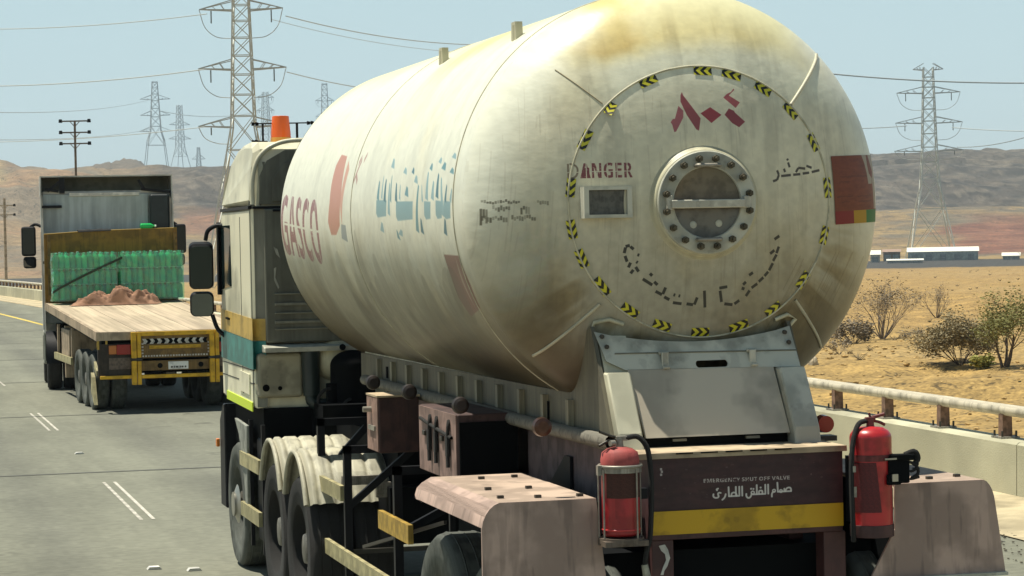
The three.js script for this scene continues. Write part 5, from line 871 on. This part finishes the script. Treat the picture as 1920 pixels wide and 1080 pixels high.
wire('upper wire sagging from the tall pylon to behind the tank', sag(W_(536, 30, 455), W_(900, 84, 520), 1.2), .10, wireM);
wire('second upper wire sagging from the tall pylon to behind the tank', sag(W_(508, 36, 455), W_(900, 100, 520), 1.2), .055, wireM);
wire('lower wire sagging from the tall pylon to behind the tank', sag(W_(538, 135, 455), W_(860, 178, 520), 1.2), .09, wireM);
wire('thick wire passing high behind the right pylon', sag(W_(1480, 130, 820), W_(2060, 153, 820), 2), .26, wireD);
wire('wire at the middle arms of the right pylon', sag(W_(1480, 235, 860), W_(1700, 236, 890), 1), .17, wireM);
wire('wire from the middle arms of the right pylon to the right', sag(W_(1785, 239, 890), W_(2060, 242, 860), 1), .17, wireM);
wire('slanting wire rising to the right from the lower right pylon arm', sag(W_(1795, 276, 880), W_(2060, 200, 700), 3), .15, wireD);
wire('faint wire crossing the sky above the utility pole', sag(W_(-60, 210, 900), W_(290, 184, 2150), 4), .16, wireM);
wire('faint wire crossing at the utility pole, lower down', sag(W_(-60, 262, 900), W_(290, 240, 2150), 3), .17, wireM);
wire('faint wire between the hazy pylons left of the tall one', sag(W_(300, 208, 2150), W_(500, 205, 2400), 6), .3, wireM);

// ---------- buildings far off on the plain ----------
function shed(name, label, pxa, pxb, pyRoof, pyEave, dist, depth, wallM, roofM, doors = 0) {
  const a = at(pxa, pyEave, dist), b = at(pxb, pyEave, dist), L = a.distanceTo(b), ridge = at((pxa + pxb) / 2, pyRoof, dist).y, mid = a.clone().lerp(b, .5), g0 = height(mid.x, mid.z) - .3;
  const t = thing(name, label, 'building', [mid.x, g0, mid.z], null, true, -Math.atan2(b.z - a.z, b.x - a.x));
  const h = Math.max(1, a.y - g0), rg = Math.max(h + .4, ridge - g0);
  mk('wall', box(-L / 2, L / 2, 0, h, -depth, 0), wallM, t);
  const e = .35; mk('roof', extrX([[.25, h - .02], [-depth / 2, rg], [-depth - .25, h - .02], [-depth - .25, h + .08], [-depth / 2, rg + .12], [.25, h + .08]], -L / 2 - e, L / 2 + e), roofM, t);
  for (let k = 0; k < doors; k++) { const x = -L / 2 + (k + .5) * L / doors; mk('door', box(x - 1.1, x + 1.1, 0, h * .75, 0, .06), mat([.22, .26, .28], { rough: .6 }), t); }
  return t;
}
const roofW = mat([.80, .78, .68], { rough: .6, map: null }), wallB = mat([.36, .42, .42], { rough: .8, rep: .1 });
const sh = shed('warehouse', 'long low warehouse with a white roof at the foot of the mesa', 1702, 1834, 464, 473, 850, 12, wallB, roofW, 5);
shed('flat_roofed_hut', 'small brown hut left of the white-roofed warehouse', 1656, 1688, 468, 473, 856, 8, mat([.20, .14, .11], { rough: .9 }), mat([.32, .22, .17], { rough: .9, map: null }), 2);
shed('low_shed', 'low white-topped shed in front of the small brown hut', 1664, 1730, 486, 489, 800, 3, mat([.30, .32, .32], { rough: .8 }), roofW, 3);
shed('roadside_hut', 'small pale hut beside the tank at the plain edge', 1632, 1650, 470, 478, 830, 5, mat([.55, .50, .42], { rough: .8 }), roofW, 1);
shed('long_hut', 'low pale hut at the right end of the dark plain', 1880, 1912, 474, 480, 840, 5, mat([.40, .40, .36], { rough: .8 }), roofW, 2);

// ---------- desert shrubs and stones ----------
const wood = mat([.13, .10, .08], { rough: .9 }), woodGrey = mat([.24, .20, .17], { rough: .9 });
const leafM = (r, g, b) => { const m = new THREE.MeshStandardMaterial({ color: new THREE.Color().setRGB(r, g, b), roughness: .8, side: THREE.DoubleSide }); return m; };
const leafGreen = leafM(.20, .195, .06), leafOlive = leafM(.25, .205, .11), leafGrey = leafM(.21, .175, .125), leafYellow = leafM(.30, .29, .07);
function shrub(name, label, cat, px, py, o) {
  let d = 20; for (; d < 400; d *= 1.003) { const p = at(px, py, d); if (p.y <= height(p.x, p.z)) break; }
  const c = at(px, py, d), base = V3(c.x, height(c.x, c.z) - .03, c.z), sc = d / FPX; // metres per pixel at that distance
  const hgt = o.h * sc, t = thing(name, label, cat, [base.x, base.y, base.z], o.group || null, true, 0);
  const tw = [], lf = [];
  const push = (p, q, r0, r1) => tw.push(cyl([p.x, p.y, p.z], [q.x, q.y, q.z], r0, r1, r0 > .02 ? 6 : 3, true));
  const leaf = (p) => { const s = o.leaf * rnd(.6, 1.3), g = new THREE.PlaneGeometry(s, s * rnd(.35, .6)); g.rotateX(rnd(6)); g.rotateY(rnd(6)); g.translate(p.x + rnd(-1, 1) * o.spread, p.y + rnd(-1, 1) * o.spread * .7, p.z + rnd(-1, 1) * o.spread); lf.push(g); };
  const grow = (p, dir, len, r, lvl) => {
    const n = 3; let a = p.clone(), dd = dir.clone(), rr = r;
    for (let i = 0; i < n; i++) { dd.add(V3(rnd(-1, 1), rnd(-.5, 1) * o.up, rnd(-1, 1)).multiplyScalar(o.wig)).normalize(); const b = a.clone().addScaledVector(dd, len / n); push(a, b, rr, rr * .82); a = b; rr *= .82; if (lvl >= o.leafFrom) for (let k = 0; k < o.leaves; k++) leaf(a); if (lvl < o.levels && i > 0) { const c2 = o.kids; for (let k = 0; k < c2; k++) { const nd = dd.clone().add(V3(rnd(-1, 1), rnd(-.4, .9), rnd(-1, 1)).multiplyScalar(o.fan)).normalize(); grow(a, nd, len * rnd(.5, .8), rr * .62, lvl + 1); } } }
  };
  for (let k = 0; k < o.stems; k++) { const an = k / o.stems * 6.28 + rnd(.8), lean = rnd(o.lean[0], o.lean[1]); const dir = V3(Math.cos(an) * lean * o.wide, 1, Math.sin(an) * lean).normalize(); grow(V3(Math.cos(an) * .06, 0, Math.sin(an) * .06).multiplyScalar(o.stems > 1 ? hgt * .6 : 0), dir, hgt * o.stem * rnd(.8, 1.1), hgt * o.thick, 0); }
  mk('branches', tw, o.wood || woodGrey, t);
  if (lf.length) mk('foliage', lf, o.leafMat, t);
}
const base = { up: .6, wig: .22, fan: .8, levels: 2, kids: 2, leafFrom: 1, leaves: 2, spread: .12, leaf: .06, stems: 1, lean: [0, .1], wide: 1, stem: .5, thick: .02 };
shrub('acacia_tree', 'small green acacia with a bare forked trunk at the right edge', 'tree', 1884, 690, { ...base, h: 122, stems: 4, lean: [.2, .75], wide: 1.1, stem: .50, thick: .026, levels: 3, kids: 2, fan: 1, leafFrom: 2, leaves: 6, spread: .2, leaf: .05, leafMat: leafGreen, wood });
shrub('thorn_bush', 'broad grey olive thorn bush left of the green acacia', 'bush', 1800, 684, { ...base, h: 92, stems: 15, lean: [.4, 1.7], wide: 1.3, stem: .5, thick: .012, levels: 3, kids: 2, fan: .85, leafFrom: 2, leaves: 4, spread: .16, leaf: .05, leafMat: leafOlive, wood });
shrub('thorn_bush', 'small dry spreading bush standing alone on the sand slope', 'bush', 1757, 597, { ...base, h: 58, stems: 9, lean: [.3, 1], wide: 1.1, stem: .55, thick: .014, levels: 2, kids: 2, leafFrom: 2, leaves: 1, spread: .10, leaf: .06, leafMat: leafGrey, wood });
shrub('thorn_bush', 'bare twiggy grey bush between the tank and the lone bush', 'bush', 1655, 636, { ...base, h: 100, stems: 13, lean: [.15, .95], wide: .95, stem: .5, thick: .013, levels: 3, kids: 2, fan: .9, leafFrom: 3, leaves: 1, spread: .10, leaf: .05, leafMat: leafGrey, wood: woodGrey });
shrub('thorn_bush', 'low grey scrub hugging the tank side beneath the bare bush', 'bush', 1602, 645, { ...base, h: 48, stems: 20, lean: [.4, 1.3], wide: 1.6, stem: .55, thick: .012, levels: 2, kids: 2, leafFrom: 1, leaves: 2, spread: .12, leaf: .07, leafMat: leafGrey, wood: woodGrey });
shrub('thorn_bush', 'tiny dry bush at the sand beside the lower edge of the tank', 'bush', 1574, 664, { ...base, h: 34, stems: 8, lean: [.3, 1.2], wide: 1.2, stem: .55, thick: .014, levels: 2, kids: 2, leafFrom: 1, leaves: 1, spread: .10, leaf: .05, leafMat: leafGrey, wood: woodGrey });
shrub('thorn_bush', 'low bleached scrub at the foot of the broad olive bush', 'bush', 1712, 640, { ...base, h: 26, stems: 9, lean: [.5, 1.3], wide: 1.5, stem: .6, thick: .014, levels: 2, kids: 2, leafFrom: 2, leaves: 1, spread: .1, leaf: .05, leafMat: leafGrey, wood: woodGrey });
shrub('grass_tuft', 'yellow green tuft at the foot of the acacia', 'tuft', 1842, 690, { ...base, h: 22, stems: 16, lean: [.4, 1.4], wide: 1.6, stem: .7, thick: .012, levels: 1, kids: 2, leafFrom: 0, leaves: 3, spread: .10, leaf: .08, leafMat: leafYellow, wood: woodGrey });
function stone(label, px, py, w, h, m, group) { let d = 20; for (; d < 300; d *= 1.003) { const p = at(px, py, d); if (p.y <= height(p.x, p.z)) break; } const p = at(px, py, d), s = d / FPX, g = new THREE.IcosahedronGeometry(1, 2), q = g.attributes.position; for (let i = 0; i < q.count; i++) { const v = V3(q.getX(i), q.getY(i), q.getZ(i)), k = .72 + .55 * fbm(v.x * 1.3 + px, v.y * 1.3 + v.z * 1.7 + 20, 3); q.setXYZ(i, v.x * k, Math.max(-.3, v.y) * k, v.z * k); } g.computeVertexNormals(); const o = mk('stone', g.scale(w * s / 2, h * s * .75, w * s / 2).translate(p.x, height(p.x, p.z), p.z), m); tag(o, label, 'stone', group); }
stone('pale angular boulder beside the cabinet at the rail', 1524, 684, 24, 20, mat([.62, .54, .40], { rough: .9, rep: 1 }));
{ // small stones and dry tufts strewn over the sand
  const g = [], tf = [];
  for (let i = 0; i < 700; i++) { const b = dirOf(rnd(1480, 1960)), r = 26 + 60 * rnd() ** 1.4, x = r * Math.sin(b), z = -r * Math.cos(b); if (x - 11.4 - bend(-z) < .6) continue; const s = rnd(.015, .06) * (r > 60 ? 1.6 : 1); g.push(new THREE.IcosahedronGeometry(s, 0).scale(rnd(.8, 1.6), rnd(.4, .8), rnd(.8, 1.6)).rotateY(rnd(6)).translate(x, height(x, z) + s * .1, z)); }
  const o = mk('desert_stones', g, mat([.50, .345, .14], { rough: .95, rep: 2 })); o.userData.kind = 'stuff'; tag(o, 'small stones strewn over the yellow sand beyond the rail');
  for (let i = 0; i < 150; i++) { const b = dirOf(rnd(1480, 1960)), r = 60 + 560 * rnd() ** 1.2, x = r * Math.sin(b), z = -r * Math.cos(b), y = height(x, z), s = rnd(.10, .28) * (r > 250 ? 1.5 : 1); for (let k = 0; k < 9; k++) { const a = rnd(6.28); tf.push(cyl([x + rnd(-.1, .1), y, z], [x + Math.cos(a) * s, y + s * rnd(.5, .9), z + Math.sin(a) * s], .012 * (r / 120 + 1), .004, 3, true)); } }
  const q = mk('dry_tufts', tf, mat([.30, .24, .14], { rough: .95 })); q.userData.kind = 'stuff'; tag(q, 'sparse dry tufts scattered over the sand plain');
}

renderer.render(scene, camera);
